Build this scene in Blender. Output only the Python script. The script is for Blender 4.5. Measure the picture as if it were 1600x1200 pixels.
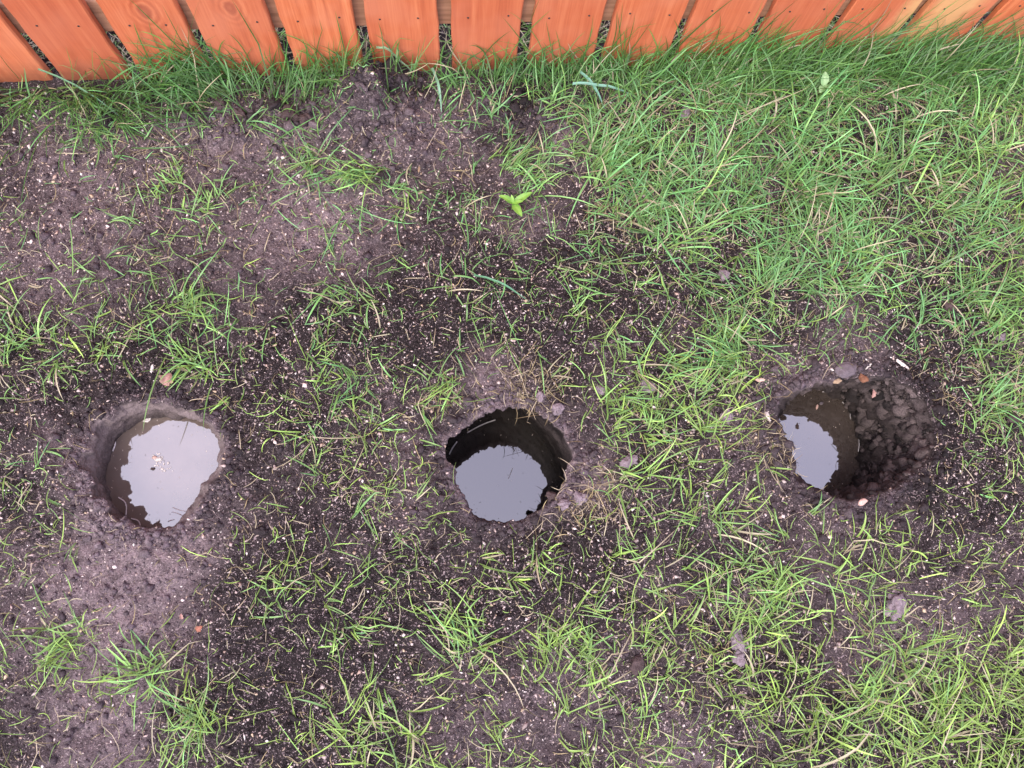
import bpy, bmesh, math
import numpy as np
from mathutils import Matrix, Vector, noise as mnoise

# ------------------------------------------------------------------ clear
for o in list(bpy.data.objects):
    bpy.data.objects.remove(o)
scene = bpy.context.scene
COL = scene.collection
RNG = np.random.default_rng(11)

# ------------------------------------------------------------------ camera, sky, sun, exposure
CAM_ROT = [[0.996462, 0.050536, -0.06716], [-0.063579, 0.975839, -0.209035], [0.054974, 0.212565, 0.975599]]
cam = bpy.data.cameras.new('camera')
cam.sensor_width = 36.0
cam.lens = 1331.0 / 1600.0 * 36.0
cam.clip_start = 0.02
cam.clip_end = 500.0
camo = bpy.data.objects.new('camera', cam)
COL.objects.link(camo)
M4 = Matrix([list(r) + [0] for r in CAM_ROT] + [[0, 0, 0, 1]])
M4.translation = Vector((0, 0, 1.6))
camo.matrix_world = M4
scene.camera = camo

SUN_ELEV, SUN_AZ = math.radians(55), math.radians(215)     # azimuth clockwise from +Y
world = bpy.data.worlds.new('World')
scene.world = world
world.use_nodes = True
wn, wl = world.node_tree.nodes, world.node_tree.links
wn.clear()
sky = wn.new('ShaderNodeTexSky')
sky.sky_type = 'NISHITA'
sky.sun_disc = False
sky.sun_elevation = SUN_ELEV
sky.sun_rotation = SUN_AZ
sky.air_density = 1.0
sky.dust_density = 6.0
sky.ozone_density = 1.0
hs = wn.new('ShaderNodeHueSaturation')
hs.inputs['Saturation'].default_value = 0.8
hs.inputs['Hue'].default_value = 0.52
bg = wn.new('ShaderNodeBackground')
bg.inputs['Strength'].default_value = 0.15
wo = wn.new('ShaderNodeOutputWorld')
cloud = wn.new('ShaderNodeMix')                 # an even, closed cloud cover over the whole sky
cloud.data_type = 'RGBA'
cloud.inputs[0].default_value = 0.72
cloud.inputs[7].default_value = (4.2, 3.98, 5.4, 1.0)
wl.new(sky.outputs[0], hs.inputs['Color'])
wl.new(hs.outputs[0], cloud.inputs[6])
wl.new(cloud.outputs[2], bg.inputs['Color'])
wl.new(bg.outputs[0], wo.inputs['Surface'])

sun = bpy.data.lights.new('sun', 'SUN')
sun.energy = 0.6
sun.angle = math.radians(24)
sun.color = (1.0, 0.95, 0.88)
suno = bpy.data.objects.new('sun', sun)
COL.objects.link(suno)
sd = Vector((math.sin(SUN_AZ) * math.cos(SUN_ELEV), math.cos(SUN_AZ) * math.cos(SUN_ELEV), math.sin(SUN_ELEV)))
suno.rotation_euler = sd.to_track_quat('Z', 'Y').to_euler()
suno.location = sd * 20

scene.view_settings.view_transform = 'Standard'
scene.view_settings.look = 'None'
scene.view_settings.gamma = 1.0
scene.view_settings.use_curve_mapping = False
scene.view_settings.exposure = 1.88
scene.render.engine = 'CYCLES'
scene.cycles.use_denoising = True
scene.cycles.max_bounces = 4
scene.cycles.diffuse_bounces = 3
scene.cycles.glossy_bounces = 3

# ------------------------------------------------------------------ helpers
def link(o, parent=None):
    COL.objects.link(o)
    if parent is not None:
        o.parent = parent
    return o

def tag(o, label=None, cat=None, group=None, kind=None):
    if label: o['label'] = label
    if cat: o['category'] = cat
    if group: o['group'] = group
    if kind: o['kind'] = kind
    return o

def empty(name, loc=(0, 0, 0), rz=0.0):
    o = bpy.data.objects.new(name, None)
    o.empty_display_size = 0.05
    o.location = loc
    o.rotation_euler = (0, 0, rz)
    return link(o)

def mesh_np(name, V, F, mat, smooth=True, color=None, scalars=None):
    V = np.asarray(V, np.float32); F = np.asarray(F, np.int32)
    k = F.shape[1]
    me = bpy.data.meshes.new(name)
    me.vertices.add(len(V)); me.vertices.foreach_set('co', V.ravel())
    me.loops.add(F.size); me.loops.foreach_set('vertex_index', F.ravel())
    me.polygons.add(len(F))
    me.polygons.foreach_set('loop_start', np.arange(0, F.size, k, dtype=np.int32))
    me.polygons.foreach_set('use_smooth', np.full(len(F), smooth))
    me.update(calc_edges=True)
    if color is not None:
        a = me.attributes.new('tint', 'FLOAT_COLOR', 'POINT')
        c = np.ones((len(V), 4), np.float32); c[:, :3] = color
        a.data.foreach_set('color', c.ravel())
    for n, v in (scalars or {}).items():
        a = me.attributes.new(n, 'FLOAT', 'POINT')
        a.data.foreach_set('value', np.asarray(v, np.float32))
    me.materials.append(mat)
    return me

def obj(name, me, parent=None):
    return link(bpy.data.objects.new(name, me), parent)

def _hash(ix, iy, iz, seed):
    h = (ix.astype(np.int64) * 374761393 + iy.astype(np.int64) * 668265263 + iz.astype(np.int64) * 2147483647 + seed * 1442695041) & 0xFFFFFFFF
    h = ((h ^ (h >> 13)) * 1274126177) & 0xFFFFFFFF
    h = (h ^ (h >> 16)) * 2246822519 & 0xFFFFFFFF
    return ((h ^ (h >> 15)) & 0xFFFFFF) / float(0xFFFFFF)

def vnoise(x, y, z=None, seed=0):
    x = np.asarray(x, float); y = np.asarray(y, float)
    z = np.zeros_like(x) if z is None else np.asarray(z, float)
    xi, yi, zi = np.floor(x), np.floor(y), np.floor(z)
    fx, fy, fz = x - xi, y - yi, z - zi
    fx = fx * fx * (3 - 2 * fx); fy = fy * fy * (3 - 2 * fy); fz = fz * fz * (3 - 2 * fz)
    r = 0
    for dx in (0, 1):
        for dy in (0, 1):
            for dz in (0, 1):
                w = (fx if dx else 1 - fx) * (fy if dy else 1 - fy) * (fz if dz else 1 - fz)
                r = r + w * _hash(xi + dx, yi + dy, zi + dz, seed)
    return r * 2 - 1

def fbm(x, y, z=None, oct=3, seed=0):
    r, a = 0, 1.0
    for i in range(oct):
        s = 2.03 ** i
        r = r + a * vnoise(x * s, y * s, None if z is None else z * s, seed + i * 7)
        a *= 0.5
    return r

# ------------------------------------------------------------------ node materials
class Mat:
    def __init__(self, name):
        self.m = bpy.data.materials.new(name)
        self.m.use_nodes = True
        self.n, self.l = self.m.node_tree.nodes, self.m.node_tree.links
        self.b = self.n['Principled BSDF']
        self.out = self.n['Material Output']
    def node(self, t, **kw):
        nd = self.n.new(t)
        for k, v in kw.items():
            if k in nd.inputs: self.set(nd.inputs[k], v)
            else: setattr(nd, k, v)
        return nd
    def set(self, sock, v):
        if isinstance(v, bpy.types.NodeSocket): self.l.new(v, sock)
        else: sock.default_value = v
    def noise(self, vec, scale, detail=3.0, rough=0.6):
        nd = self.node('ShaderNodeTexNoise')
        self.set(nd.inputs['Vector'], vec)
        nd.inputs['Scale'].default_value = scale
        nd.inputs['Detail'].default_value = detail
        nd.inputs['Roughness'].default_value = rough
        return nd.outputs['Fac']
    def math(self, op, a, b=0.0, clamp=False):
        nd = self.node('ShaderNodeMath', operation=op, use_clamp=clamp)
        self.set(nd.inputs[0], a); self.set(nd.inputs[1], b)
        return nd.outputs[0]
    def ramp(self, fac, stops):
        nd = self.node('ShaderNodeValToRGB')
        self.l.new(fac, nd.inputs[0])
        el = nd.color_ramp.elements
        while len(el) < len(stops): el.new(0.5)
        for e, (p, c) in zip(el, stops):
            e.position = p
            e.color = (*c, 1) if len(c) == 3 else c
        return nd.outputs[0]
    def mix(self, fac, a, b, mode='MIX'):
        nd = self.node('ShaderNodeMix', data_type='RGBA', blend_type=mode)
        self.set(nd.inputs[0], fac)
        for s, v in ((nd.inputs[6], a), (nd.inputs[7], b)):
            self.set(s, (*v, 1) if isinstance(v, tuple) and len(v) == 3 else v)
        return nd.outputs[2]
    def attr(self, name, kind='GEOMETRY'):
        nd = self.node('ShaderNodeAttribute', attribute_type=kind, attribute_name=name)
        return nd
    def pos(self):
        return self.node('ShaderNodeNewGeometry').outputs['Position']
    def objco(self):
        return self.node('ShaderNodeTexCoord').outputs['Object']
    def bump(self, hgt, strength=0.5, dist=0.002):
        nd = self.node('ShaderNodeBump')
        nd.inputs['Strength'].default_value = strength
        nd.inputs['Distance'].default_value = dist
        self.l.new(hgt, nd.inputs['Height'])
        self.l.new(nd.outputs[0], self.b.inputs['Normal'])
    def base(self, c, rough=0.8, spec=0.3):
        self.set(self.b.inputs['Base Color'], (*c, 1) if isinstance(c, tuple) and len(c) == 3 else c)
        self.set(self.b.inputs['Roughness'], rough)
        self.b.inputs['Specular IOR Level'].default_value = spec

SOIL_DARK, SOIL_MID, SOIL_PALE = (0.0080, 0.0059, 0.0058), (0.041, 0.0310, 0.0310), (0.300, 0.228, 0.236)

def soil_mat():
    m = Mat('soil')
    p = m.pos()
    dry = m.attr('dry').outputs['Fac']
    n1 = m.noise(p, 55, 4, 0.65)
    n2 = m.noise(p, 260, 3, 0.7)
    n3 = m.noise(p, 900, 2, 0.6)
    fine = m.math('ADD', m.math('MULTIPLY', n1, 0.5), m.math('MULTIPLY', n2, 0.5))
    dark = m.ramp(fine, [(0.36, SOIL_DARK), (0.66, SOIL_MID)])
    pale = m.ramp(fine, [(0.34, SOIL_MID), (0.62, SOIL_PALE)])
    c = m.mix(dry, dark, pale)
    patch = m.ramp(m.noise(p, 11, 3, 0.6), [(0.34, (0.4, 0.4, 0.4)), (0.56, (1, 1, 1))])
    # husks and grit too fine to build: randomly chosen cells, each stretched its own way
    for sc, sx, lo, hi, colr in ((330, 0.45, 0.80, 0.88, (0.34, 0.26, 0.265)), (300, 1.9, 0.84, 0.90, (0.42, 0.34, 0.33)), (560, 1.0, 0.76, 0.86, (0.20, 0.15, 0.155))):
        mp = m.node('ShaderNodeMapping'); mp.inputs['Scale'].default_value = (sx, 1.0, 0.8); mp.inputs['Rotation'].default_value = (0.2, 0.1, sc * 0.01)
        wv = m.node('ShaderNodeVectorMath', operation='ADD')
        nz = m.node('ShaderNodeTexNoise'); nz.inputs['Scale'].default_value = 60
        m.l.new(p, nz.inputs['Vector'])
        sv = m.node('ShaderNodeVectorMath', operation='SCALE'); sv.inputs['Scale'].default_value = 0.02
        m.l.new(nz.outputs['Color'], sv.inputs[0]); m.l.new(p, wv.inputs[0]); m.l.new(sv.outputs[0], wv.inputs[1])
        m.l.new(wv.outputs[0], mp.inputs['Vector'])
        vo = m.node('ShaderNodeTexVoronoi'); vo.inputs['Scale'].default_value = sc
        m.l.new(mp.outputs[0], vo.inputs['Vector'])
        sepc = m.node('ShaderNodeSeparateColor'); m.l.new(vo.outputs['Color'], sepc.inputs[0])
        pick = m.ramp(sepc.outputs[0], [(lo, (0, 0, 0)), (hi, (1, 1, 1))])
        inside = m.ramp(vo.outputs['Distance'], [(0.34, (1, 1, 1)), (0.46, (0, 0, 0))])
        c = m.mix(m.math('MULTIPLY', m.math('MULTIPLY', pick, inside), patch), c, colr)
    m.base(c, 0.9, 0.2)
    n4 = m.noise(p, 120, 4, 0.75)
    hgt = m.math('ADD', m.math('ADD', m.math('MULTIPLY', n2, 1.0), m.math('MULTIPLY', n3, 0.4)), m.math('MULTIPLY', n4, 1.2))
    m.bump(hgt, 1.0, 0.007)
    return m.m

def wall_mat():
    m = Mat('hole_earth')
    p = m.pos()
    n1 = m.noise(p, 30, 4, 0.6); n2 = m.noise(p, 240, 3, 0.65)
    fine = m.math('ADD', m.math('MULTIPLY', n1, 0.6), m.math('MULTIPLY', n2, 0.4))
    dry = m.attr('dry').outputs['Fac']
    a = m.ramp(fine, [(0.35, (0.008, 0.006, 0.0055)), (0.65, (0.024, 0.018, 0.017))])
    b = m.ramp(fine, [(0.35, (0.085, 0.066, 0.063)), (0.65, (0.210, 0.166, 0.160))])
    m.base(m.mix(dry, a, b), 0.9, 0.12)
    m.bump(n2, 0.7, 0.004)
    return m.m

def tint_mat(name, rough=0.8, spec=0.3, trans=0.0, grain=0.0):
    """colour per piece from the mesh's own tint attribute"""
    m = Mat(name)
    c = m.attr('tint').outputs['Color']
    if grain:
        n = m.noise(m.pos(), 350, 3, 0.7)
        c = m.mix(grain, c, m.ramp(n, [(0.3, (0.25, 0.25, 0.25)), (0.7, (1.6, 1.6, 1.6))]), 'MULTIPLY')
        m.bump(n, 0.6, 0.003)
    m.base(c, rough, spec)
    if trans:
        t = m.node('ShaderNodeBsdfTranslucent')
        m.l.new(c, t.inputs['Color'])
        mx = m.node('ShaderNodeMixShader')
        mx.inputs[0].default_value = trans
        m.l.new(m.b.outputs[0], mx.inputs[1]); m.l.new(t.outputs[0], mx.inputs[2])
        m.l.new(mx.outputs[0], m.out.inputs['Surface'])
    return m.m

def lump_mat(name, lo, hi, rough=0.88, scale=90.0):
    m = Mat(name)
    p = m.pos()
    n1 = m.noise(p, scale, 4, 0.65); n2 = m.noise(p, 420, 3, 0.7)
    f = m.math('ADD', m.math('MULTIPLY', n1, 0.55), m.math('MULTIPLY', n2, 0.45))
    m.base(m.ramp(f, [(0.36, lo), (0.64, hi)]), rough, 0.25)
    m.bump(n2, 0.7, 0.003)
    return m.m

def wood_mat():
    m = Mat('orange_stained_wood')
    oc = m.objco()
    rnd = m.node('ShaderNodeObjectInfo').outputs['Random']
    off = m.node('ShaderNodeCombineXYZ')
    m.set(off.inputs[0], m.math('MULTIPLY', rnd, 37.0)); m.set(off.inputs[2], m.math('MULTIPLY', rnd, 91.0))
    add = m.node('ShaderNodeVectorMath', operation='ADD')
    m.l.new(oc, add.inputs[0]); m.l.new(off.outputs[0], add.inputs[1])
    # distance to this board's own knot, used to bend the grain round it
    sep = m.node('ShaderNodeSeparateXYZ'); m.l.new(oc, sep.inputs[0])
    kx = m.attr('knot_x', 'OBJECT').outputs['Fac']; kz = m.attr('knot_z', 'OBJECT').outputs['Fac']; kr = m.attr('knot_r', 'OBJECT').outputs['Fac']
    dx = m.math('SUBTRACT', sep.outputs[0], kx); dz = m.math('MULTIPLY', m.math('SUBTRACT', sep.outputs[2], kz), 0.62)
    wob = m.math('MULTIPLY', m.math('SUBTRACT', m.noise(oc, 40, 3), 0.5), 0.012)
    d = m.math('ADD', m.math('SQRT', m.math('ADD', m.math('MULTIPLY', dx, dx), m.math('MULTIPLY', dz, dz))), wob)
    dn = m.math('DIVIDE', d, m.math('ADD', kr, 1e-5))
    near = m.math('POWER', m.math('SUBTRACT', 1.0, m.math('MULTIPLY', dn, 0.30), True), 2.0)
    mp = m.node('ShaderNodeMapping'); mp.inputs['Scale'].default_value = (1.0, 1.0, 0.03)
    m.l.new(add.outputs[0], mp.inputs['Vector'])
    g1 = m.noise(mp.outputs[0], 60, 4, 0.6)
    g2 = m.noise(mp.outputs[0], 340, 2, 0.6)
    big = m.noise(add.outputs[0], 7, 3, 0.55)
    rings = m.math('MULTIPLY', m.math('ADD', m.math('SINE', m.math('MULTIPLY', dn, 9.0)), 1.0), 0.5)
    gr = m.math('ADD', m.math('MULTIPLY', g1, 0.62), m.math('MULTIPLY', g2, 0.38))
    gr = m.mix(m.math('MULTIPLY', near, 0.5), gr, rings)
    c = m.ramp(gr, [(0.30, (0.31, 0.070, 0.027)), (0.50, (0.48, 0.130, 0.050)), (0.66, (0.60, 0.205, 0.086))])
    c = m.mix(m.math('MULTIPLY', m.ramp(big, [(0.42, (0, 0, 0)), (0.68, (1, 1, 1))]), 0.5), c, (0.56, 0.225, 0.125))
    c = m.mix(m.math('MULTIPLY', m.math('SUBTRACT', 1.0, rnd), 0.5), c, (0.34, 0.080, 0.042))
    core = m.ramp(dn, [(0.55, (1, 1, 1)), (1.0, (0, 0, 0))])
    c = m.mix(m.math('MULTIPLY', core, 0.75), c, (0.30, 0.085, 0.045))
    # streak the stain never covered
    bx = m.attr('bare_x', 'OBJECT').outputs['Fac']; bw = m.attr('bare_w', 'OBJECT').outputs['Fac']
    bd = m.math('ABSOLUTE', m.math('SUBTRACT', m.math('ADD', sep.outputs[0], m.math('MULTIPLY', sep.outputs[2], -0.12)), bx))
    bd = m.math('ADD', bd, m.math('MULTIPLY', m.math('SUBTRACT', m.noise(add.outputs[0], 24, 4, 0.6), 0.5), 0.05))
    bare = m.ramp(m.math('DIVIDE', bd, m.math('ADD', bw, 1e-5)), [(0.45, (1, 1, 1)), (1.0, (0, 0, 0))])
    bare = m.math('MULTIPLY', bare, m.math('GREATER_THAN', bw, 0.001))
    c = m.mix(m.math('MULTIPLY', bare, 0.68), c, (0.56, 0.35, 0.15))
    # soil splashed on the foot of the board
    foot = m.ramp(m.math('ADD', sep.outputs[2], m.math('MULTIPLY', m.noise(oc, 60, 4), 0.06)), [(0.035, (1, 1, 1)), (0.105, (0, 0, 0))])
    c = m.mix(m.math('MULTIPLY', foot, 0.55), c, (0.16, 0.07, 0.04))
    m.base(c, 0.55, 0.35)
    m.bump(gr, 0.25, 0.0015)
    return m.m

def plain_wood_mat(name, lo, hi):
    m = Mat(name)
    mp = m.node('ShaderNodeMapping'); mp.inputs['Scale'].default_value = (0.06, 1.0, 1.0)
    m.l.new(m.objco(), mp.inputs['Vector'])
    g = m.noise(mp.outputs[0], 90, 4, 0.6)
    m.base(m.ramp(g, [(0.3, lo), (0.7, hi)]), 0.75, 0.25)
    m.bump(g, 0.3, 0.002)
    return m.m

def water_mat(name, k, ior):
    m = Mat(name)
    n = m.noise(m.pos(), 14, 3, 0.6)
    m.base(m.ramp(n, [(0.3, (0.020 * k, 0.0150 * k, 0.0122 * k)), (0.7, (0.027 * k, 0.0205 * k, 0.017 * k))]), 0.015, 0.5)
    m.b.inputs['IOR'].default_value = ior
    m.bump(m.noise(m.pos(), 9, 2, 0.5), 0.03, 0.004)
    return m.m

M_SOIL, M_WALL, M_WOOD = soil_mat(), wall_mat(), wood_mat()
M_WATERS = [water_mat('murky_water', 5.0, 2.6), water_mat('dark_water', 0.6, 2.25), water_mat('brown_water', 2.3, 2.5)]
M_GRASS = tint_mat('grass_blade', 0.34, 0.42, 0.2)
M_STRAW = tint_mat('dry_straw', 0.7, 0.3, 0.1)
M_SEED = tint_mat('pale_grain', 0.75, 0.3)
M_CRUMB = tint_mat('soil_crumb', 0.9, 0.25, 0.0, 0.8)
M_RAIL = plain_wood_mat('rail_wood', (0.20, 0.10, 0.055), (0.36, 0.20, 0.12))
M_NAIL = Mat('nail_steel'); M_NAIL.base((0.035, 0.022, 0.018), 0.5, 0.5); M_NAIL = M_NAIL.m

# ------------------------------------------------------------------ layout data, metres on the ground (X along fence, Y towards fence)
RIM1 = [(-0.6803, 0.2451), (-0.6743, 0.296), (-0.6418, 0.3232), (-0.5923, 0.34), (-0.522, 0.3301), (-0.4712, 0.3055), (-0.4452, 0.2798), (-0.4308, 0.2369), (-0.4388, 0.2076), (-0.4617, 0.1852), (-0.4842, 0.1456), (-0.5067, 0.1179), (-0.5258, 0.1064), (-0.5577, 0.1107), (-0.5977, 0.1235), (-0.6335, 0.1464), (-0.6621, 0.1864)]
WAT1 = [(-0.677, 0.244), (-0.6681, 0.2685), (-0.6545, 0.2993), (-0.6247, 0.3231), (-0.5879, 0.3275), (-0.52, 0.3213), (-0.4703, 0.2994), (-0.4501, 0.2499), (-0.4573, 0.2189), (-0.4815, 0.1866), (-0.5053, 0.1472), (-0.535, 0.116), (-0.5625, 0.108), (-0.6131, 0.1208), (-0.6499, 0.1498), (-0.6731, 0.2003)]
RIM2 = [(-0.0206, 0.2137), (-0.0149, 0.2378), (0.0041, 0.2551), (0.0386, 0.2748), (0.0824, 0.2926), (0.1071, 0.2953), (0.1437, 0.2908), (0.17, 0.2707), (0.1932, 0.2509), (0.2081, 0.2254), (0.2108, 0.2007), (0.2008, 0.1708), (0.1895, 0.1412), (0.1616, 0.1129), (0.1302, 0.094), (0.0935, 0.0814), (0.0637, 0.0818), (0.0316, 0.094), (0.0148, 0.1128), (0.0098, 0.1309), (-0.0041, 0.1526), (-0.007, 0.1827)]
WAT2 = [(-0.0396, 0.2493), (-0.0292, 0.2842), (-0.0014, 0.3147), (0.0458, 0.3374), (0.0892, 0.3495), (0.1278, 0.3395), (0.1509, 0.3101), (0.1773, 0.2799), (0.1965, 0.2502), (0.2086, 0.2211), (0.2183, 0.1853), (0.2185, 0.1643), (0.1911, 0.1276), (0.1544, 0.1022), (0.1082, 0.0879), (0.0737, 0.09), (0.0364, 0.1025), (0.0135, 0.1279), (0.001, 0.1528), (-0.0151, 0.1779), (-0.0273, 0.2135)]
RIM3 = [(0.6273, 0.2777), (0.6225, 0.2652), (0.6321, 0.23), (0.6433, 0.1949), (0.6501, 0.1635), (0.6459, 0.1329), (0.6581, 0.1184), (0.6822, 0.1108), (0.7087, 0.0986), (0.7447, 0.0858), (0.7832, 0.0896), (0.8168, 0.1014), (0.8508, 0.1148), (0.8793, 0.1317), (0.9058, 0.1552), (0.9228, 0.1793), (0.9299, 0.2105), (0.9273, 0.2425), (0.9154, 0.2688), (0.8938, 0.2958), (0.8607, 0.3137), (0.8199, 0.3239), (0.7863, 0.3175), (0.7402, 0.3134), (0.7039, 0.3089), (0.6678, 0.3043), (0.6406, 0.2929)]
WAT3 = [(0.7019, 0.3237), (0.6945, 0.2952), (0.6971, 0.2592), (0.7094, 0.2159), (0.7185, 0.1766), (0.7173, 0.1417), (0.7464, 0.1191), (0.7915, 0.1095), (0.8354, 0.1156), (0.8531, 0.1373), (0.8698, 0.1644), (0.8788, 0.1993), (0.8824, 0.2347), (0.8739, 0.2747), (0.8574, 0.3118), (0.8241, 0.3347), (0.7923, 0.3437), (0.7562, 0.3481), (0.7224, 0.3408)]
DENS = ['33333333333333211344444554455555555555666677777777777777777777777', '33333333333333211344444554455555555555666677777777777777777777777', '33333333333333211344444554455555555555666667777777777777777777777', '33333333333333211344444554455555555555666667777777777777777777777', '33333333333333211344444554455555555555666667777777777777777777777', '33333333333333201344444554455555555555666667777777777777777777777', '33333333333333201344444554455555555555566667777777777777777777777', '33333333333333201344444554455555555555566667777777777777777777777', '33333333333333202344444554445555555555566666777777777777777777777', '33333333333333202344444554445555555555566666777777777777777777777', '33333333333333202444444554445555555555556666677777777777777777777', '33333333333333202444444444344555555555555666667777777766666666666', '33333333333333212344433343334444555555555566666666655555555555444', '33333333333333222334332333234444555555555566655544444444444444444', '33333333333333222223222343344455444555555566554444444444444444444', '33333333333333211111122344444444444455555555544444444444444444444', '33333333333333211001123444444444444445555555433344444444444444433', '33333333333333210001234444334433344445555443333333333333333333333', '33333333333333210001234444332222345555554321122233333333334444444', '33333333333332100011233444321011245555554321012344444445555555555', '33333333333332100012233444321011345555553211023455555666666666666', '33333333333332111122333444322112345555553210023456666666666666666', '33222222222222112333333444322122345555564321123456666666666666666', '22222222222232223333333343222222344555665432223345666666666666677', '33333333344443333444332332212223344455676554344456777777777778888', '44444555555555444444332333212233344455677666666677888888888999999', '55555555555555444444332333222333344455677788888889999999999999999', '44444444444444555544332343323333344455677888888889999999999999999', '44444444444444444444332343323333344566778888888888999999999999999', '33333333333333333333333333333333345567788888888888999999999999999', '32222222222222222223333333333333345677888888888888898888888888888', '22222222222222222223333333222233456677888888888888888888888888888', '11111111111112222222222333212223456778888888888888888888888888888', '11111111111112222222223332212234456778888888888888889999999999999', '22222222222223444433333332223344566778888888877888899999999999999', '33333333333344555544444322333445667778888888877788899999999999999', '44444444444445666654455422333445667778888888877788899999999999999', '44444444444445666654455422333445667778888888877788899999999999999', '44444444444445666654455432333445667778888888887788899999999999999']
DRY = [(-0.683, 0.744, 0.181, 0.55), (-0.2734, 0.7831, 0.133, 0.6), (-0.8009, 0.9129, 0.096, 0.35), (-0.0932, 0.8325, 0.084, 0.5), (-0.2754, 0.6336, 0.133, 0.5), (-0.5896, 0.0376, 0.114, 1.1), (-0.659, -0.1862, 0.133, 0.95), (0.1568, 0.6698, 0.072, 0.6), (0.0732, 0.3447, 0.072, 0.9), (0.2303, 0.1388, 0.054, 0.9), (-0.6879, 0.2633, 0.072, 0.7), (-0.1761, 0.616, 0.096, 0.3), (-0.4631, 0.9017, 0.108, 0.5), (0.2772, 0.8771, 0.072, 0.4), (0.6627, 0.3142, 0.072, 0.5), (0.7901, 0.3859, 0.072, 0.4), (0.3628, -0.3459, 0.084, 0.6), (-0.2143, 0.0251, 0.072, 0.35), (0.3239, -0.0323, 0.072, 0.2), (-0.5692, 0.116, 0.084, 0.6), (0.0138, 0.9002, 0.072, 0.35), (-0.1294, 0.5085, 0.133, -0.5), (-0.2891, 0.5289, 0.096, -0.4), (-0.3749, -0.0435, 0.145, -0.35), (0.3801, 0.5516, 0.108, -0.4), (0.0948, 0.498, 0.145, -0.35), (-0.0905, -0.0735, 0.133, -0.3), (0.1814, -0.0231, 0.096, -0.3), (0.9519, 0.4045, 0.084, -0.3), (0.963, 0.0959, 0.108, -0.3), (-0.3513, 0.2204, 0.108, -0.2)]
CLOD_PX = [(0.5094, 0.9061), (-0.3039, 0.9135), (-0.3332, 0.9288), (-0.2719, 0.901), (-0.4381, 0.9407), (-0.4659, 0.9273), (-0.4023, 0.921), (-0.4188, 0.9059), (-0.3742, 0.913), (0.3707, 0.323), (0.3196, 0.1798), (0.2799, 0.3188), (0.5485, 0.5414), (1.001, 0.4559), (1.0959, 0.3869), (1.088, 0.221), (0.7962, -0.1186), (0.4904, -0.1553), (0.4899, -0.189), (0.3007, -0.1871), (-0.3633, 0.0918), (-0.6707, 0.9156), (0.7177, 0.7177), (-0.0876, 0.9937), (0.5215, 0.258), (0.1929, 0.2882), (0.1639, 0.3148), (0.1912, 0.1052), (0.2223, 0.1153), (0.1685, 0.1245), (-0.1206, 0.783), (0.6382, -0.1335)]
MOUND = [(-0.141, 0.9631), (-0.0942, 0.9909), (-0.168, 0.9278), (-0.0647, 0.9028), (0.1079, 0.9335), (0.2128, 0.9083), (-0.323, 0.9184), (-0.438, 0.9293), (-0.6884, 0.2752)]
MISC = [(0.7697, 0.3372), (0.8058, 0.3172), (0.7535, 0.316), (0.829, 0.2824), (0.6034, 0.2536), (0.6, 0.3264), (0.8883, 0.3416), (0.8201, 0.3424), (-0.5428, 0.3729), (-0.5546, 0.2225), (-0.4812, -0.075), (-0.5038, -0.0548), (0.1333, 0.7052), (0.796, 0.9343), (-0.0494, 0.7957), (-0.5647, 0.405), (0.7623, 0.0771), (0.538, 0.0844), (-0.8224, 0.9699), (0.326, 0.1819)]
TUFTS = [(-0.1587, 0.7955), (0.1386, 0.7889), (-0.5465, 0.7823), (-0.4739, 0.7359), (-0.2601, 0.8314), (-0.2546, 0.3867), (0.5542, 0.3714), (0.3237, 0.7964), (-0.1786, 0.5173), (-0.5076, 0.526), (-0.5627, -0.1399), (-0.4736, -0.2312), (-0.0012, -0.1352), (0.1479, -0.1565), (-0.0717, 0.7202), (-0.3409, -0.0121), (-0.696, -0.0768), (-0.2283, -0.0921), (0.5705, -0.0945), (-0.0126, 0.3492), (0.3031, 0.2698), (-0.482, 0.4108)]
THATCH = [(0.1459, 0.3221), (0.247, 0.1198), (-0.0141, 0.3179), (0.6142, 0.1903), (0.9289, 0.9302), (1.0038, 0.7068), (0.3868, 0.9027), (0.623, 0.9396), (0.3277, 0.6906), (0.365, 0.6683), (0.4308, -0.1535), (0.7811, -0.234), (0.9992, 0.2968), (-0.6251, 0.8512), (-0.5497, 0.8209)]
PELLETS = [(-0.8224, 0.9699), (-0.8091, 0.9525), (-0.8235, 0.9445), (-0.8122, 0.9413), (-0.8259, 0.9193), (-0.8029, 0.8796), (-0.7885, 0.9873), (-0.8472, 0.9047), (-0.8056, 1.0049), (-0.6912, 0.8301), (-0.5931, 0.9131), (-0.5965, 0.8991), (-0.6736, 0.961), (-0.637, 0.9555), (-0.5573, 0.8837), (-0.5579, 0.853), (-0.4585, 0.9499), (-0.8146, 0.8689)]
FENCE_Y = 1.0215
HOLES = [(RIM1, WAT1, 0.09), (RIM2, WAT2, 0.26), (RIM3, WAT3, 0.22)]

def polar(poly, c, n, smooth=2):
    P = np.array(poly) - c
    th = np.arctan2(P[:, 1], P[:, 0]); r = np.hypot(P[:, 0], P[:, 1])
    k = np.argsort(th); th, r = th[k], r[k]
    th = np.concatenate([th - 2 * np.pi, th, th + 2 * np.pi]); r = np.tile(r, 3)
    t = np.linspace(-np.pi, np.pi, n, endpoint=False)
    q = np.interp(t, th, r)
    for _ in range(smooth):
        q = (np.roll(q, 1) + 2 * q + np.roll(q, -1)) / 4
    return t, q

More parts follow.
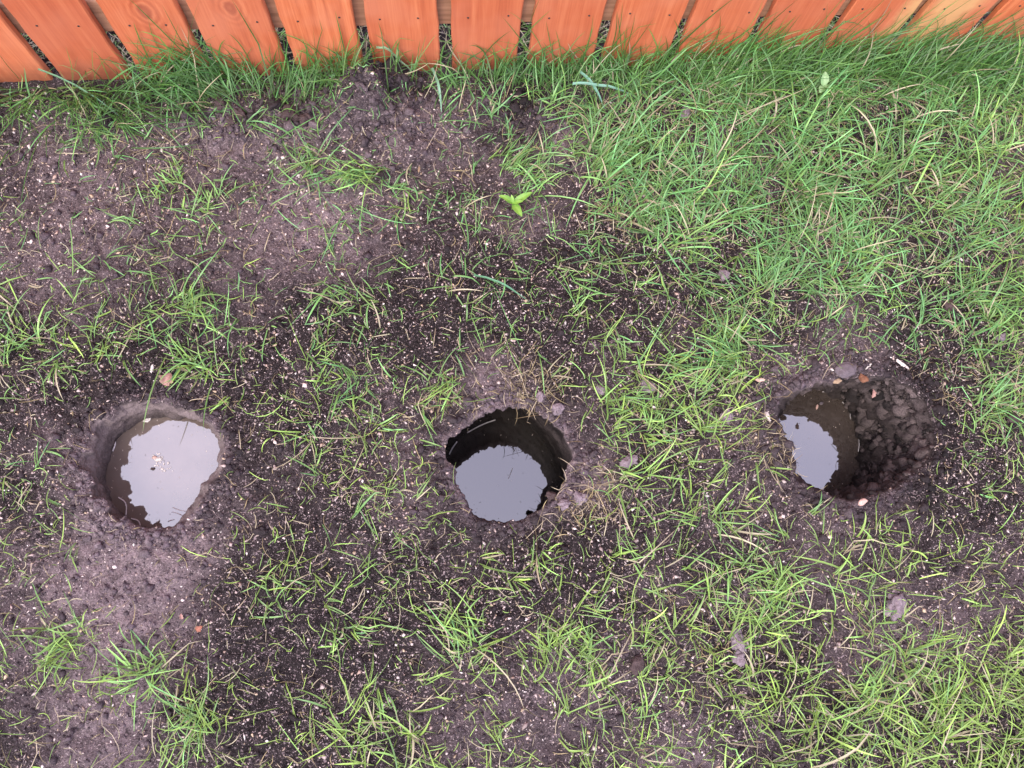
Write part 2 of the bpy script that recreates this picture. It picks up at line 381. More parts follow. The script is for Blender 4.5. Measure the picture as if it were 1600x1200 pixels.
HN = 240
HOLE_P = []
for i, (rim, wat, dep) in enumerate(HOLES):
    c = np.mean(np.array(rim), axis=0)
    t, rr = polar(rim, c, HN)
    _, rw = polar(wat, c, HN)
    jag = fbm(np.cos(t) * 9 + 5 * i, np.sin(t) * 9, oct=4, seed=50 + i)
    rr = rr + 0.0045 * jag + 0.0006 * fbm(np.cos(t) * 34 + 5 * i, np.sin(t) * 34, oct=3, seed=55 + i)
    if i == 0:      # square notches added to the left rim so its dark reflection looks stepped
        blk = np.sign(np.sin(t * 13 + 0.6)) * 0.006 * (np.cos(t - 3.0) > 0.45)
        rr = rr + blk
    HOLE_P.append((c, t, rr, rw, dep))

def in_hole(x, y, pad=0.0):
    r = np.zeros(np.shape(x), bool)
    for c, t, rr, rw, dep in HOLE_P:
        dx, dy = x - c[0], y - c[1]
        R = np.interp(np.arctan2(dy, dx), np.append(t, np.pi), np.append(rr, rr[0]))
        r |= np.hypot(dx, dy) < R + pad
    return r

def hole_dist(x, y):
    d = np.full(np.shape(x), 9.0)
    for c, t, rr, rw, dep in HOLE_P:
        dx, dy = x - c[0], y - c[1]
        R = np.interp(np.arctan2(dy, dx), np.append(t, np.pi), np.append(rr, rr[0]))
        d = np.minimum(d, np.hypot(dx, dy) - R)
    return d

MOUNDS = [(MOUND[0], 0.062, 0.050), (MOUND[1], 0.034, 0.030), (MOUND[2], 0.060, 0.024), (MOUND[3], 0.080, 0.020), (MOUND[4], 0.055, 0.016),
          (MOUND[5], 0.050, 0.016), (MOUND[6], 0.060, 0.020), (MOUND[7], 0.055, 0.014)]

def height(x, y):
    x = np.asarray(x, float); y = np.asarray(y, float)
    z = 0.007 * fbm(x * 3.1, y * 3.1, oct=2, seed=1) + 0.0045 * fbm(x * 14, y * 14, oct=2, seed=2)
    z = z + 0.0038 * fbm(x * 55, y * 55, oct=3, seed=3) + 0.0020 * np.abs(fbm(x * 130, y * 130, oct=1, seed=6))
    for (mx, my), r, hgt in MOUNDS:
        q = np.exp(-((x - mx) ** 2 + (y - my) ** 2) / (r * r))
        z = z + hgt * q * (1 + 0.55 * fbm(x * 30, y * 30, oct=3, seed=4))
    z = z - 0.010 * np.exp(-np.abs(y - FENCE_Y) / 0.04)
    far = np.clip((np.hypot(x, y) - 3) / 10, 0, 1)
    return z * (1 - 0.3 * far)

def dryness(x, y):
    v = 0.18 + 0.24 * fbm(x * 5, y * 5, oct=3, seed=21) + 0.10 * fbm(x * 24, y * 24, oct=2, seed=22)
    wx = x + 0.03 * fbm(x * 13, y * 13, oct=2, seed=23); wy = y + 0.03 * fbm(x * 13, y * 13, oct=2, seed=24)
    for sx, sy, r, a in DRY:
        v = v + a * 0.95 * np.exp(-((wx - sx) ** 2 + (wy - sy) ** 2) / (r * r))
    hd = hole_dist(x, y)
    v = v + 0.42 * np.exp(-(np.maximum(hd, 0) / 0.028) ** 2) * np.clip(0.7 + 0.8 * fbm(x * 16, y * 16, oct=2, seed=26), 0, 1.3) * (x < 0.5)
    return np.clip(v, 0, 1)

_DM = np.array([[int(ch) for ch in row] for row in DENS], float)
def density(x, y):
    u = np.clip((np.asarray(x) + 1.4) / 0.05, 0, _DM.shape[1] - 1.001); v = np.clip((np.asarray(y) + 0.8) / 0.05, 0, _DM.shape[0] - 1.001)
    i, j = u.astype(int), v.astype(int); a, b = u - i, v - j
    return (_DM[j, i] * (1 - a) + _DM[j, i + 1] * a) * (1 - b) + (_DM[j + 1, i] * (1 - a) + _DM[j + 1, i + 1] * a) * b

# ------------------------------------------------------------------ ground: one sheet, fine where the photograph looks
def axis(lo, hi, step):
    mid = np.arange(lo, hi + step / 2, step)
    out, d, v = [], step, hi
    while v < 60:
        d *= 1.35; v += d; out.append(v)
    out2, d, v = [], step, lo
    while v > -60:
        d *= 1.35; v -= d; out2.append(v)
    return np.array(out2[::-1] + list(mid) + out)

gx, gy = axis(-1.05, 1.42, 0.0042), axis(-0.50, 1.20, 0.0042)
GX, GY = np.meshgrid(gx, gy)
GZ = height(GX, GY)
nx, ny = len(gx), len(gy)
idx = np.arange(nx * ny).reshape(ny, nx)
F = np.stack([idx[:-1, :-1], idx[:-1, 1:], idx[1:, 1:], idx[1:, :-1]], -1).reshape(-1, 4)
fx = (GX[:-1, :-1] + GX[1:, 1:]).ravel() / 2; fy = (GY[:-1, :-1] + GY[1:, 1:]).ravel() / 2
F = F[~in_hole(fx, fy, 0.006)]
me = mesh_np('ground', np.stack([GX, GY, GZ], -1).reshape(-1, 3), F, M_SOIL, scalars={'dry': dryness(GX, GY).ravel()})
tag(obj('ground', me), 'dark speckled topsoil of the yard', kind='structure')

# ------------------------------------------------------------------ holes and their water
HOLE_LABEL = ['wide shallow hole brimming with pale water, leftmost of the three',
              'round deep hole, middle of three, pale sky mirrored in its dark water',
              'crumbling hole with rough clods down one wall, rightmost of the three']
for i, (c, t, rr, rw, dep) in enumerate(HOLE_P):
    root = empty('post_hole', (c[0], c[1], 0))
    tag(root, HOLE_LABEL[i], 'hole', 'water-filled post holes')
    rows = [(rr + 0.024, None, -0.005), (rr + 0.013, None, 0.0022), (rr + 0.005, None, 0.0012), (rr + 0.001, None, -0.004)]
    ns = 34
    V, D = [], []
    for r, _, dz in rows:
        x, y = c[0] + r * np.cos(t), c[1] + r * np.sin(t)
        z = height(x, y) + dz
        V.append(np.stack([x, y, z], -1)); D.append(dryness(x, y))
    z0 = V[-1][:, 2]
    amp = (0.006, 0.005, 0.013)[i]
    for s in range(1, ns + 1):
        q = s / 26.0
        k = np.clip(q, 0, 1)
        zz = z0 * (1 - k) + (-dep) * k if q <= 1 else np.full(HN, -dep - (q - 1) * 0.25)
        bl = (min(1.0, k / 0.35), k ** 0.45, k)[i]
        r = rr * (1 - bl) + rw * bl
        x, y = c[0] + r * np.cos(t), c[1] + r * np.sin(t)
        lump = fbm(x * 38, y * 38, zz * 38, oct=3, seed=70 + i) + 0.6 * np.abs(fbm(x * 90, y * 90, zz * 90, oct=2, seed=80 + i))
        r = r + amp * (np.abs(lump) if i == 1 else lump) * min(1, s / 5)
        V.append(np.stack([c[0] + r * np.cos(t), c[1] + r * np.sin(t), zz], -1))
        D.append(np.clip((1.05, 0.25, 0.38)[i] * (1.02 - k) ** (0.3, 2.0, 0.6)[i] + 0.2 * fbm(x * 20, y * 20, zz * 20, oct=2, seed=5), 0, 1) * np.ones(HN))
    nr = len(V)
    V = np.concatenate(V); D = np.concatenate(D)
    V[:, 0] -= c[0]; V[:, 1] -= c[1]
    V = np.vstack([V, [[0, 0, -dep - 0.09]]]); D = np.append(D, 0.1)
    a = np.arange(HN); b = (a + 1) % HN
    F = np.concatenate([np.stack([k * HN + a, (k + 1) * HN + a, (k + 1) * HN + b, k * HN + b], -1) for k in range(nr - 1)])
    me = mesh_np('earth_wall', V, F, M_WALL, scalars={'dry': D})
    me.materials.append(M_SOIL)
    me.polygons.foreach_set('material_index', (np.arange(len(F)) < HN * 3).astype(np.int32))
    bm = bmesh.new(); bm.from_mesh(me)
    bm.verts.ensure_lookup_table()
    for k in range(HN):
        f = bm.faces.new((bm.verts[(nr - 1) * HN + k], bm.verts[(nr * HN)], bm.verts[(nr - 1) * HN + (k + 1) % HN])); f.smooth = True
    bmesh.ops.recalc_face_normals(bm, faces=bm.faces)
    bm.to_mesh(me); bm.free()
    obj('earth_wall', me, root)
    wr = np.maximum(rw + 0.03, 0.02)
    rings = [0.0, 0.35, 0.7, 1.0]
    WV = [[0, 0, -dep]] + [[wr[k] * q * math.cos(t[k]), wr[k] * q * math.sin(t[k]), -dep] for q in rings[1:] for k in range(0, HN, 4)]
    n4 = HN // 4
    tris = [(0, 1 + k, 1 + (k + 1) % n4) for k in range(n4)]
    for q in range(2):
        o1, o2 = 1 + q * n4, 1 + (q + 1) * n4
        for k in range(n4):
            k2 = (k + 1) % n4
            tris += [(o1 + k, o2 + k, o2 + k2), (o1 + k, o2 + k2, o1 + k2)]
    tag(obj('water', mesh_np('water', WV, tris, M_WATERS[i]), root), 'still muddy water mirroring the pale sky')
    rq = np.random.default_rng(900 + i)
    nf = (70, 40, 40)[i]
    ja = rq.integers(0, HN, nf); qa = rw[ja] * np.where(rq.random(nf) < 0.55, rq.uniform(0.80, 0.98, nf), np.sqrt(rq.random(nf)) * 0.9)
    fv, ff, fc = [], [], []
    for k in range(nf):
        a0 = rq.uniform(0, 6.28); l1, l2 = rq.uniform(0.0006, 0.0030), rq.uniform(0.0004, 0.0009)
        cx_, cy_ = qa[k] * math.cos(t[ja[k]]), qa[k] * math.sin(t[ja[k]])
        e1_, e2_ = np.array([math.cos(a0), math.sin(a0)]), np.array([-math.sin(a0), math.cos(a0)])
        o_ = len(fv)
        for su, sv_ in ((1, 0), (0.2, 1), (-1, 0.1), (-0.1, -1)):
            q_ = np.array([cx_, cy_]) + e1_ * l1 * su + e2_ * l2 * sv_
            fv.append((q_[0], q_[1], -dep + 0.0003))
        fv.append((cx_, cy_, -dep + 0.0009))
        ff += [(o_, o_ + 1, o_ + 4), (o_ + 1, o_ + 2, o_ + 4), (o_ + 2, o_ + 3, o_ + 4), (o_ + 3, o_, o_ + 4)]
        fc += [np.array([0.45, 0.38, 0.33]) * rq.uniform(0.08, 1.2)] * 5
    tag(obj('floating_specks', mesh_np('floating_specks', fv, ff, M_SEED, color=np.array(fc)), root), kind='stuff')

# ------------------------------------------------------------------ fence
fence = empty('fence', (0.0, FENCE_Y, 0.0))
tag(fence, 'orange stained timber fence of upright boards with narrow gaps', 'fence')
def board_mesh(seed, w=0.1355, th=0.017, hgt=1.80):
    r = np.random.default_rng(seed)
    zs = np.concatenate([np.linspace(0, 0.3, 9), np.linspace(0.45, hgt, 7)])
    prof = [(-w/2 + .0025, 0), (w/2 - .0025, 0), (w/2, .0025), (w/2, th - .0025), (w/2 - .0025, th), (-w/2 + .0025, th), (-w/2, th - .0025), (-w/2, .0025)]
    V = []
    wl_, wr_ = r.normal(0, 0.0011, len(zs)), r.normal(0, 0.0011, len(zs))
    for k, z in enumerate(zs):
        for (x, y) in prof:
            V.append((x + (wl_[k] if x < 0 else wr_[k]), y, z))
    F = []
    n = len(prof)
    for k in range(len(zs) - 1):
        for a in range(n):
            b = (a + 1) % n
            F.append((k * n + a, k * n + b, (k + 1) * n + b, (k + 1) * n + a))
    me = mesh_np('board', V, F, M_WOOD, smooth=False)
    bm = bmesh.new(); bm.from_mesh(me); bm.verts.ensure_lookup_table()
    bm.faces.new([bm.verts[k] for k in range(n)][::-1]); bm.faces.new([bm.verts[(len(zs) - 1) * n + k] for k in range(n)])
    bmesh.ops.recalc_face_normals(bm, faces=bm.faces)
    bm.to_mesh(me); bm.free()
    return me
bmesh_nail = bmesh.new()
bmesh.ops.create_cone(bmesh_nail, cap_ends=True, segments=10, radius1=0.0022, radius2=0.0018, depth=0.0014)
bmesh.ops.rotate(bmesh_nail, verts=bmesh_nail.verts, matrix=Matrix.Rotation(math.radians(90), 3, 'X'))
nail_me = bpy.data.meshes.new('nail'); bmesh_nail.to_mesh(nail_me); bmesh_nail.free(); nail_me.materials.append(M_NAIL)
BR = np.random.default_rng(5)
GAP0, PITCH = -0.768, 0.1568
meshes = [board_mesh(100 + k) for k in range(6)]
for k in range(-7, 22):
    bx0 = GAP0 + PITCH * (k + 0.5) + BR.normal(0, 0.0015)
    b = obj('board', meshes[k % 6], fence)
    b.location = (bx0, BR.normal(0, 0.0008), -0.011 + abs(BR.normal(0, 0.004)))
    b.rotation_euler = (0, BR.normal(0, 0.002), 0)
    b['knot_x'] = float(BR.uniform(-0.04, 0.04)); b['knot_z'] = float(BR.uniform(0.45, 1.5)); b['knot_r'] = float(BR.uniform(0.006, 0.014))
    b['bare_x'] = 0.0; b['bare_w'] = 0.0
    if k == 1: b['knot_x'], b['knot_z'], b['knot_r'] = 0.008, 0.215, 0.017
    if k == 2: b['knot_x'], b['knot_z'], b['knot_r'] = 0.006, 0.218, 0.015
    if k == 10: b['bare_x'], b['bare_w'] = 0.055, 0.045
    if k == 11: b['bare_x'], b['bare_w'] = -0.035, 0.062
    for s in (-1, 1):
        nl = obj('nail', nail_me, b)
        nl.location = (s * BR.uniform(0.030, 0.046), -0.0006, 0.167 - b.location.z + BR.normal(0, 0.004))
def box_me(name, x0, x1, y0, y1, z0, z1, mat, bev=0.003):
    bm = bmesh.new()
    bmesh.ops.create_cube(bm, size=1)
    for v in bm.verts:
        v.co = Vector(((x0 + x1) / 2 + v.co.x * (x1 - x0), (y0 + y1) / 2 + v.co.y * (y1 - y0), (z0 + z1) / 2 + v.co.z * (z1 - z0)))
    bmesh.ops.bevel(bm, geom=bm.edges[:], offset=bev, segments=2, affect='EDGES', profile=0.5)
    me = bpy.data.meshes.new(name); bm.to_mesh(me); bm.free(); me.materials.append(mat)
    return me
for z in (0.119, 0.86, 1.60):
    obj('rail', box_me('rail', -1.95, 2.75, 0.0195, 0.0575, z, z + 0.089, M_RAIL), fence)
for x in (-1.62, 2.12):
    obj('post', box_me('post', x - 0.045, x + 0.045, 0.060, 0.150, -0.3, 1.85, M_RAIL, 0.004), fence)

# ------------------------------------------------------------------ grass blades
def blades(bx, by, az, L, Wd, e0, e1, K, c0, c1, bend=None, z_off=0.0, lay=0.002):
    n = len(bx)
    s = np.linspace(0, 1, K + 1)
    el = e0[:, None] * (1 - s) + e1[:, None] * s
    a = az[:, None] + (0 if bend is None else bend[:, None] * s)
    kink = np.where(RNG.random(n) < 0.22, RNG.normal(0, 0.9, n), 0)[:, None] * (s > RNG.uniform(0.25, 0.75, n)[:, None])   # folded, trodden blades
    a = a + kink; el = el - np.abs(kink) * 0.5
    ds = (L / K)[:, None]
    X = bx[:, None] + np.concatenate([np.zeros((n, 1)), np.cumsum((np.cos(el) * np.cos(a))[:, :-1] * ds, 1)], 1)
    Y = by[:, None] + np.concatenate([np.zeros((n, 1)), np.cumsum((np.cos(el) * np.sin(a))[:, :-1] * ds, 1)], 1)
    Z = height(bx, by)[:, None] - 0.003 + z_off + np.concatenate([np.zeros((n, 1)), np.cumsum(np.sin(el)[:, :-1] * ds, 1)], 1)
    G = height(X, Y)
    Z = np.where(np.arange(K + 1) > 0, np.maximum(Z, G + lay * (1 + (np.arange(n) % 7)[:, None] * 0.5)), Z)
    front = by < FENCE_Y
    over = np.maximum(0, Y - (FENCE_Y - 0.005))
    Y = np.where(front[:, None], np.minimum(Y, FENCE_Y - 0.004 - (np.arange(n) % 5)[:, None] * 0.0012), np.maximum(Y, FENCE_Y + 0.0195))
    Z = Z + np.where(front[:, None], over * 0.7, 0)
    wp = np.interp(s, [0, 0.12, 0.5, 0.8, 1.0], [0.55, 0.9, 1.0, 0.72, 0.06])
    hw = Wd[:, None] * 0.5 * wp
    tw = RNG.normal(0, 0.45, (n, 1)) + RNG.normal(0, 0.5, (n, 1)) * s
    px, py = -np.sin(a), np.cos(a)
    ox, oy, oz = px * hw * np.cos(tw), py * hw * np.cos(tw), hw * np.sin(tw)
    dz = hw * 0.45
    V = np.stack([np.stack([X + ox, Y + oy, Z + oz], -1), np.stack([X, Y, Z - dz], -1), np.stack([X - ox, Y - oy, Z - oz], -1)], 2)  # n,K+1,3,3
    m = (K + 1) * 3
    base = (np.arange(n) * m)[:, None]
    F = []
    for k in range(K):
        r0, r1 = k * 3, (k + 1) * 3
        F.append(np.stack([base[:, 0] + r0, base[:, 0] + r0 + 1, base[:, 0] + r1 + 1, base[:, 0] + r1], -1))
        F.append(np.stack([base[:, 0] + r0 + 1, base[:, 0] + r0 + 2, base[:, 0] + r1 + 2, base[:, 0] + r1 + 1], -1))
    F = np.concatenate(F)
    sc = (s[None, :, None] ** 0.7)
    C = c0[:, None, :] * (1 - sc) + c1[:, None, :] * sc
    C = np.repeat(C[:, :, None, :], 3, 2)
    return V.reshape(-1, 3), F, C.reshape(-1, 3)

G_COOL = np.array([0.090, 0.255, 0.085]); G_WARM = np.array([0.225, 0.350, 0.065]); G_DEEP = np.array([0.030, 0.110, 0.016]); G_LIME = np.array([0.17, 0.27, 0.045])
G_ROOT = np.array([0.15, 0.21, 0.060]); G_DEAD = np.array([0.42, 0.37, 0.24])

def colours(hue, n, rng, deep=0.0, dead=0.04):
    """hue 0 cool .. 1 warm for each blade"""
    h = np.clip(hue + rng.normal(0, 0.22, n), 0, 1)[:, None]
    tip = G_COOL * (1 - h) + G_WARM * h
    tip = tip * (1 - deep) + G_DEEP * deep
    tip = tip * np.exp(rng.normal(0.08, 0.33, n))[:, None]
    d = (rng.random(n) < dead)[:, None]
    tip = np.where(d, G_DEAD * rng.uniform(0.6, 1.2, n)[:, None], tip)
    root = np.where(d, G_DEAD * 0.8, G_ROOT * (0.65 - 0.45 * deep) + tip * 0.35)
    return root, tip

def scatter(x0, x1, y0, y1, n, rng):
    return rng.uniform(x0, x1, n), rng.uniform(y0, y1, n)

def hue_at(x, y):
    v = 0.55 - 0.55 * np.clip((y - 0.15) / 0.6, -0.6, 1) + 0.25 * fbm(x * 4, y * 4, oct=2, seed=40)
    v = v + 0.35 * np.clip((x - 1.0) / 0.3, 0, 1)
    v = v + 0.12 * np.clip((-0.1 - x) / 0.3, 0, 1)
    return v

VS, FS, CS, NV = [], [], [], 0
def add(parts, store):
    V, F, C = parts
    off = sum(len(v) for v in store[0])
    store[0].append(V); store[1].append(F + off); store[2].append(C)
def flush(name, store, mat):
    return obj(name, mesh_np(name, np.concatenate(store[0]), np.concatenate(store[1]), mat, color=np.concatenate(store[2])))

# lawn: clumps of blades, as thick as the turf is there
lawn = ([], [], [])
rg = np.random.default_rng(3)
cxs, cys = scatter(-1.5, 1.9, -0.85, 1.0, 14500, rg)
dn = density(cxs, cys) * np.where(cys < 0.1, 0.92, 1.0) * (1 + 0.48 * fbm(cxs * 11, cys * 11, oct=3, seed=33)) - 0.35
keep = rg.random(len(cxs)) < np.clip(dn / 9, 0, 1) ** 1.4
keep &= ~in_hole(cxs, cys, 0.014)
keep &= (rg.random(len(cxs)) < np.clip((hole_dist(cxs, cys) - 0.015) / 0.06, 0.03, 1))
cxs, cys, dn = cxs[keep], cys[keep], np.clip(dn[keep], 0.5, 9)
nb = np.clip(rg.poisson(1.2 + dn * 0.42), 1, 9)
ci = np.repeat(np.arange(len(cxs)), nb)
n = len(ci)
flow = 2.2 * fbm(cxs * 2.2, cys * 2.2, oct=2, seed=61) + rg.normal(0, 1.2, len(cxs))
bx = cxs[ci] + rg.normal(0, 0.0055, n); by = cys[ci] + rg.normal(0, 0.0055, n)
az = flow[ci] + rg.normal(0, 0.75, n)
dl = dn[ci] / 9
L = np.clip(rg.lognormal(np.log(0.042 + 0.034 * dl), 0.38, n), 0.015, 0.17)
Wd = np.clip(rg.normal(0.0020 + 0.0005 * dl, 0.0007, n), 0.0009, 0.0042)
e0 = rg.normal(0.75, 0.32, n); e1 = e0 - np.abs(rg.normal(1.05, 0.45, n))
ok = ~in_hole(bx, by, 0.006)
bx, by, az, L, Wd, e0, e1 = [v[ok] for v in (bx, by, az, L, Wd, e0, e1)]
n = len(bx)
c0, c1 = colours(hue_at(bx, by), n, rg, 0.0, 0.10)
add(blades(bx, by, az, L, Wd, e0, e1, 6, c0, c1, rg.normal(0, 0.45, n)), lawn)
print('lawn blades', n)
n = 26000
wx, wy = scatter(-1.4, 1.8, -0.8, 1.0, n, rg)
k = rg.random(n) < np.clip(0.34 + 0.5 * fbm(wx * 9, wy * 9, oct=3, seed=35) + 0.05 * density(wx, wy), 0.02, 1) * np.clip((hole_dist(wx, wy) - 0.01) / 0.05, 0.04, 1) * np.clip(density(wx, wy) / 2.2, 0.12, 1)
k &= ~in_hole(wx, wy, 0.006)
wx, wy = wx[k], wy[k]; n = len(wx)
L = np.clip(rg.lognormal(np.log(0.026), 0.5, n), 0.008, 0.09); Wd = rg.uniform(0.0009, 0.0019, n)
e0 = rg.normal(0.55, 0.35, n); e1 = e0 - np.abs(rg.normal(0.9, 0.5, n))
c0, c1 = colours(hue_at(wx, wy) + 0.25, n, rg, 0.0, 0.12)
add(blades(wx, wy, rg.uniform(-3.14, 3.14, n), L, Wd, e0, e1, 5, c0, c1, rg.normal(0, 1.1, n)), lawn)
print('wisps', n)
n = 9000
wx, wy = scatter(-0.2, 1.6, -0.6, 1.0, n, rg)
k = (rg.random(n) < np.clip((density(wx, wy) - 3.5) / 4, 0, 1) * np.where(wy < 0.12, 0.6, 1)) & (hole_dist(wx, wy) > 0.04)
wx, wy = wx[k], wy[k]; n = len(wx)
L = np.clip(rg.lognormal(np.log(0.042), 0.4, n), 0.012, 0.10); Wd = rg.uniform(0.0008, 0.0015, n)
e0 = rg.normal(0.7, 0.35, n); e1 = e0 - np.abs(rg.normal(1.1, 0.5, n))
c0, c1 = colours(hue_at(wx, wy) + 0.45, n, rg, 0.0, 0.26)
add(blades(wx, wy, rg.uniform(-3.14, 3.14, n), L, Wd, e0, e1, 5, c0 * 1.1, c1 * 1.15, rg.normal(0, 0.9, n)), lawn)
tag(flush('lawn_grass', lawn, M_GRASS), 'short patchy green lawn grass', 'grass', kind='stuff')

# tall uncut strip along the foot of the fence
tall = ([], [], [])
n = 8500
bx = rg.uniform(-1.6, 2.1, n)
thick = np.interp(bx, [-1.6, -0.9, -0.80, -0.70, -0.62, -0.45, -0.36, -0.25, -0.15, -0.06, 0.04, 0.15, 0.30, 0.5, 0.7, 2.1],
                  [0.6, 0.40, 0.12, 0.50, 0.55, 0.80, 0.35, 0.60, 0.08, 0.12, 0.30, 0.40, 0.65, 0.75, 1.0, 1.0])
keep = rg.random(n) < thick
bx = bx[keep]; n = len(bx)
reach = np.interp(bx, [-0.9, -0.6, -0.4, -0.2, 0.0, 0.2, 0.5, 0.9, 1.3], [0.10, 0.09, 0.08, 0.06, 0.05, 0.06, 0.07, 0.08, 0.09])
by = FENCE_Y - 0.012 - np.abs(rg.normal(0, 0.55, n)) * reach
lean = np.interp(bx, [-0.9, -0.75, -0.6, -0.45, -0.3, -0.1, 0.2, 0.5, 0.9, 1.4], [-2.0, -1.4, 0.1, 2.6, 1.0, 1.4, 1.6, 0.9, 0.55, 0.6])
az = lean + rg.normal(0, 0.75, n)
L = np.clip(rg.lognormal(0, 0.40, n) * np.interp(bx, [-0.9, -0.5, -0.3, 0.2, 0.6, 1.0], [0.12, 0.10, 0.075, 0.075, 0.095, 0.115]), 0.025, 0.24)
Wd = np.clip(rg.normal(0.0021, 0.0005, n), 0.001, 0.004)
e0 = rg.normal(0.95, 0.28, n); e1 = e0 - np.abs(rg.normal(1.0, 0.45, n))
c0, c1 = colours(0.2 + 0.2 * fbm(bx * 5, by * 5, oct=1, seed=8), n, rg, 0.7, 0.03)
add(blades(bx, by, az, L, Wd, e0, e1, 8, c0, c1, rg.normal(0, 0.5, n)), tall)
tag(flush('tall_grass', tall, M_GRASS), 'long dark green grass leaning on the foot of the fence', 'grass', kind='stuff')

# grass of the neighbouring yard behind the fence
back = ([], [], [])
n = 11000
bx = rg.uniform(-1.5, 2.1, n); by = FENCE_Y + 0.024 + np.where(rg.random(n) < 0.7, rg.uniform(0, 0.20, n), rg.uniform(0.2, 0.8, n))
az = rg.uniform(-np.pi, np.pi, n)
L = np.clip(rg.lognormal(np.log(0.045), 0.35, n), 0.02, 0.09); Wd = np.clip(rg.normal(0.0022, 0.0005, n), 0.001, 0.004)
e0 = rg.normal(0.8, 0.3, n); e1 = e0 - np.abs(rg.normal(1.0, 0.4, n))
c0, c1 = colours(0.5 + 0.3 * fbm(bx * 6, by * 6, oct=1, seed=9), n, rg, 0.0, 0.55)
c0, c1 = c0 * 1.5, c1 * 1.35  # blade colours brightened to stand in for daylight missing behind the boards
add(blades(bx, by, az, L, Wd, e0, e1, 5, c0, c1), back)
tag(flush('grass_beyond_fence', back, M_GRASS), 'yellowing grass seen through the fence gaps', 'grass', kind='stuff')

# straw: bleached dead blades lying flat, thick in the thatch patches
straw = ([], [], [])
bx, by = scatter(-1.4, 1.8, -0.8, 1.0, 5200, rg)
ext = [], []
for (sx, sy), cnt, sp in zip(THATCH, (190, 170, 90, 120, 160, 120, 70, 80, 60, 60, 90, 110, 80, 60, 60), (0.034, 0.038, 0.03, 0.03, 0.055, 0.06, 0.05, 0.05, 0.04, 0.05, 0.06, 0.07, 0.05, 0.05, 0.05)):
    ext[0].append(rg.normal(sx, sp, cnt)); ext[1].append(rg.normal(sy, sp * 0.8, cnt))
bx = np.concatenate([bx] + ext[0]); by = np.concatenate([by] + ext[1])
ok = ~in_hole(bx, by, 0.002); bx, by = bx[ok], by[ok]; n = len(bx)
L = np.clip(rg.lognormal(np.log(0.024), 0.5, n), 0.006, 0.09); Wd = rg.uniform(0.0006, 0.0016, n)
e0 = rg.normal(0.25, 0.2, n); e1 = e0 - np.abs(rg.normal(0.5, 0.3, n))
cc = np.where((rg.random(n) < 0.5)[:, None], [[0.34, 0.27, 0.14]], [[0.42, 0.35, 0.24]]) * rg.uniform(0.4, 1.15, n)[:, None]
add(blades(bx, by, rg.uniform(-3.14, 3.14, n), L, Wd, e0, e1, 4, cc * 0.8, cc, rg.normal(0, 0.9, n), 0.004), straw)
tag(flush('dead_straw', straw, M_STRAW), 'thin bleached straw and dead thatch on the soil', 'straw', kind='stuff')

# ------------------------------------------------------------------ grains and crumbs strewn on the soil
def bits(bx, by, sx, sy, sz, rng, col, lift=0.3, jit=0.25):
    n = len(bx)
    O = np.array([[1, 0, 0], [-1, 0, 0], [0, 1, 0], [0, -1, 0], [0, 0, 1], [0, 0, -1]], float)
    P = O[None] * np.stack([sx, sy, sz], -1)[:, None, :] * (1 + rng.normal(0, jit, (n, 6, 1)))
    P = P + rng.normal(0, 0.25, (n, 6, 3)) * np.stack([sx, sy, sz], -1)[:, None, :] * 0.6
    a = rng.uniform(0, 6.283, n); tl = rng.normal(0, 0.35, n)
    ca, sa, ct, st = [f(v)[:, None] for v, f in ((a, np.cos), (a, np.sin), (tl, np.cos), (tl, np.sin))]
    x, y, z = P[..., 0], P[..., 1], P[..., 2]
    x, z = x * ct - z * st, x * st + z * ct
    X = x * ca - y * sa + bx[:, None]; Y = x * sa + y * ca + by[:, None]; Z = z + (height(bx, by) + sz * lift)[:, None]
    V = np.stack([X, Y, Z], -1).reshape(-1, 3)
    T = np.array([(0, 2, 4), (2, 1, 4), (1, 3, 4), (3, 0, 4), (2, 0, 5), (1, 2, 5), (3, 1, 5), (0, 3, 5)])
    F = (T[None] + (np.arange(n) * 6)[:, None, None]).reshape(-1, 3)
    return V, F, np.repeat(col, 6, 0)

rs = np.random.default_rng(9)
bx, by = scatter(-1.3, 1.7, -0.7, 1.0, 62000, rs)
cl = 0.80 + 0.65 * fbm(bx * 7, by * 7, oct=3, seed=90)
k = (rs.random(len(bx)) < np.clip(cl, 0.15, 1)) & ~in_hole(bx, by, 0.001)
bx, by = bx[k], by[k]; n = len(bx)
ln = np.clip(rs.lognormal(np.log(0.0022), 0.42, n), 0.0009, 0.0060)
asp = rs.uniform(0.26, 0.8, n)
pal = np.array([[0.44, 0.34, 0.31], [0.55, 0.46, 0.42], [0.36, 0.26, 0.21], [0.66, 0.59, 0.55], [0.46, 0.35, 0.24]])
col = pal[rs.choice(5, n, p=[.36, .22, .22, .10, .10])] * rs.uniform(0.45, 1.2, n)[:, None]
tag(obj('pale_grains', mesh_np('pale_grains', *bits(bx, by, ln, ln * asp, ln * 0.45, rs, col)[:2], M_SEED, smooth=True, color=np.repeat(col, 6, 0))),
    'pale seed and husk grains strewn over the soil', 'grains', kind='stuff')

bx, by = scatter(-1.3, 1.7, -0.7, 1.0, 34000, rs)
for c, t, rr, rw, dep in HOLE_P:
    j = rs.integers(0, HN, 1500); q = rr[j] + 0.006 + np.abs(rs.normal(0.0, 0.016, 1500))
    bx = np.append(bx, c[0] + q * np.cos(t[j])); by = np.append(by, c[1] + q * np.sin(t[j]))
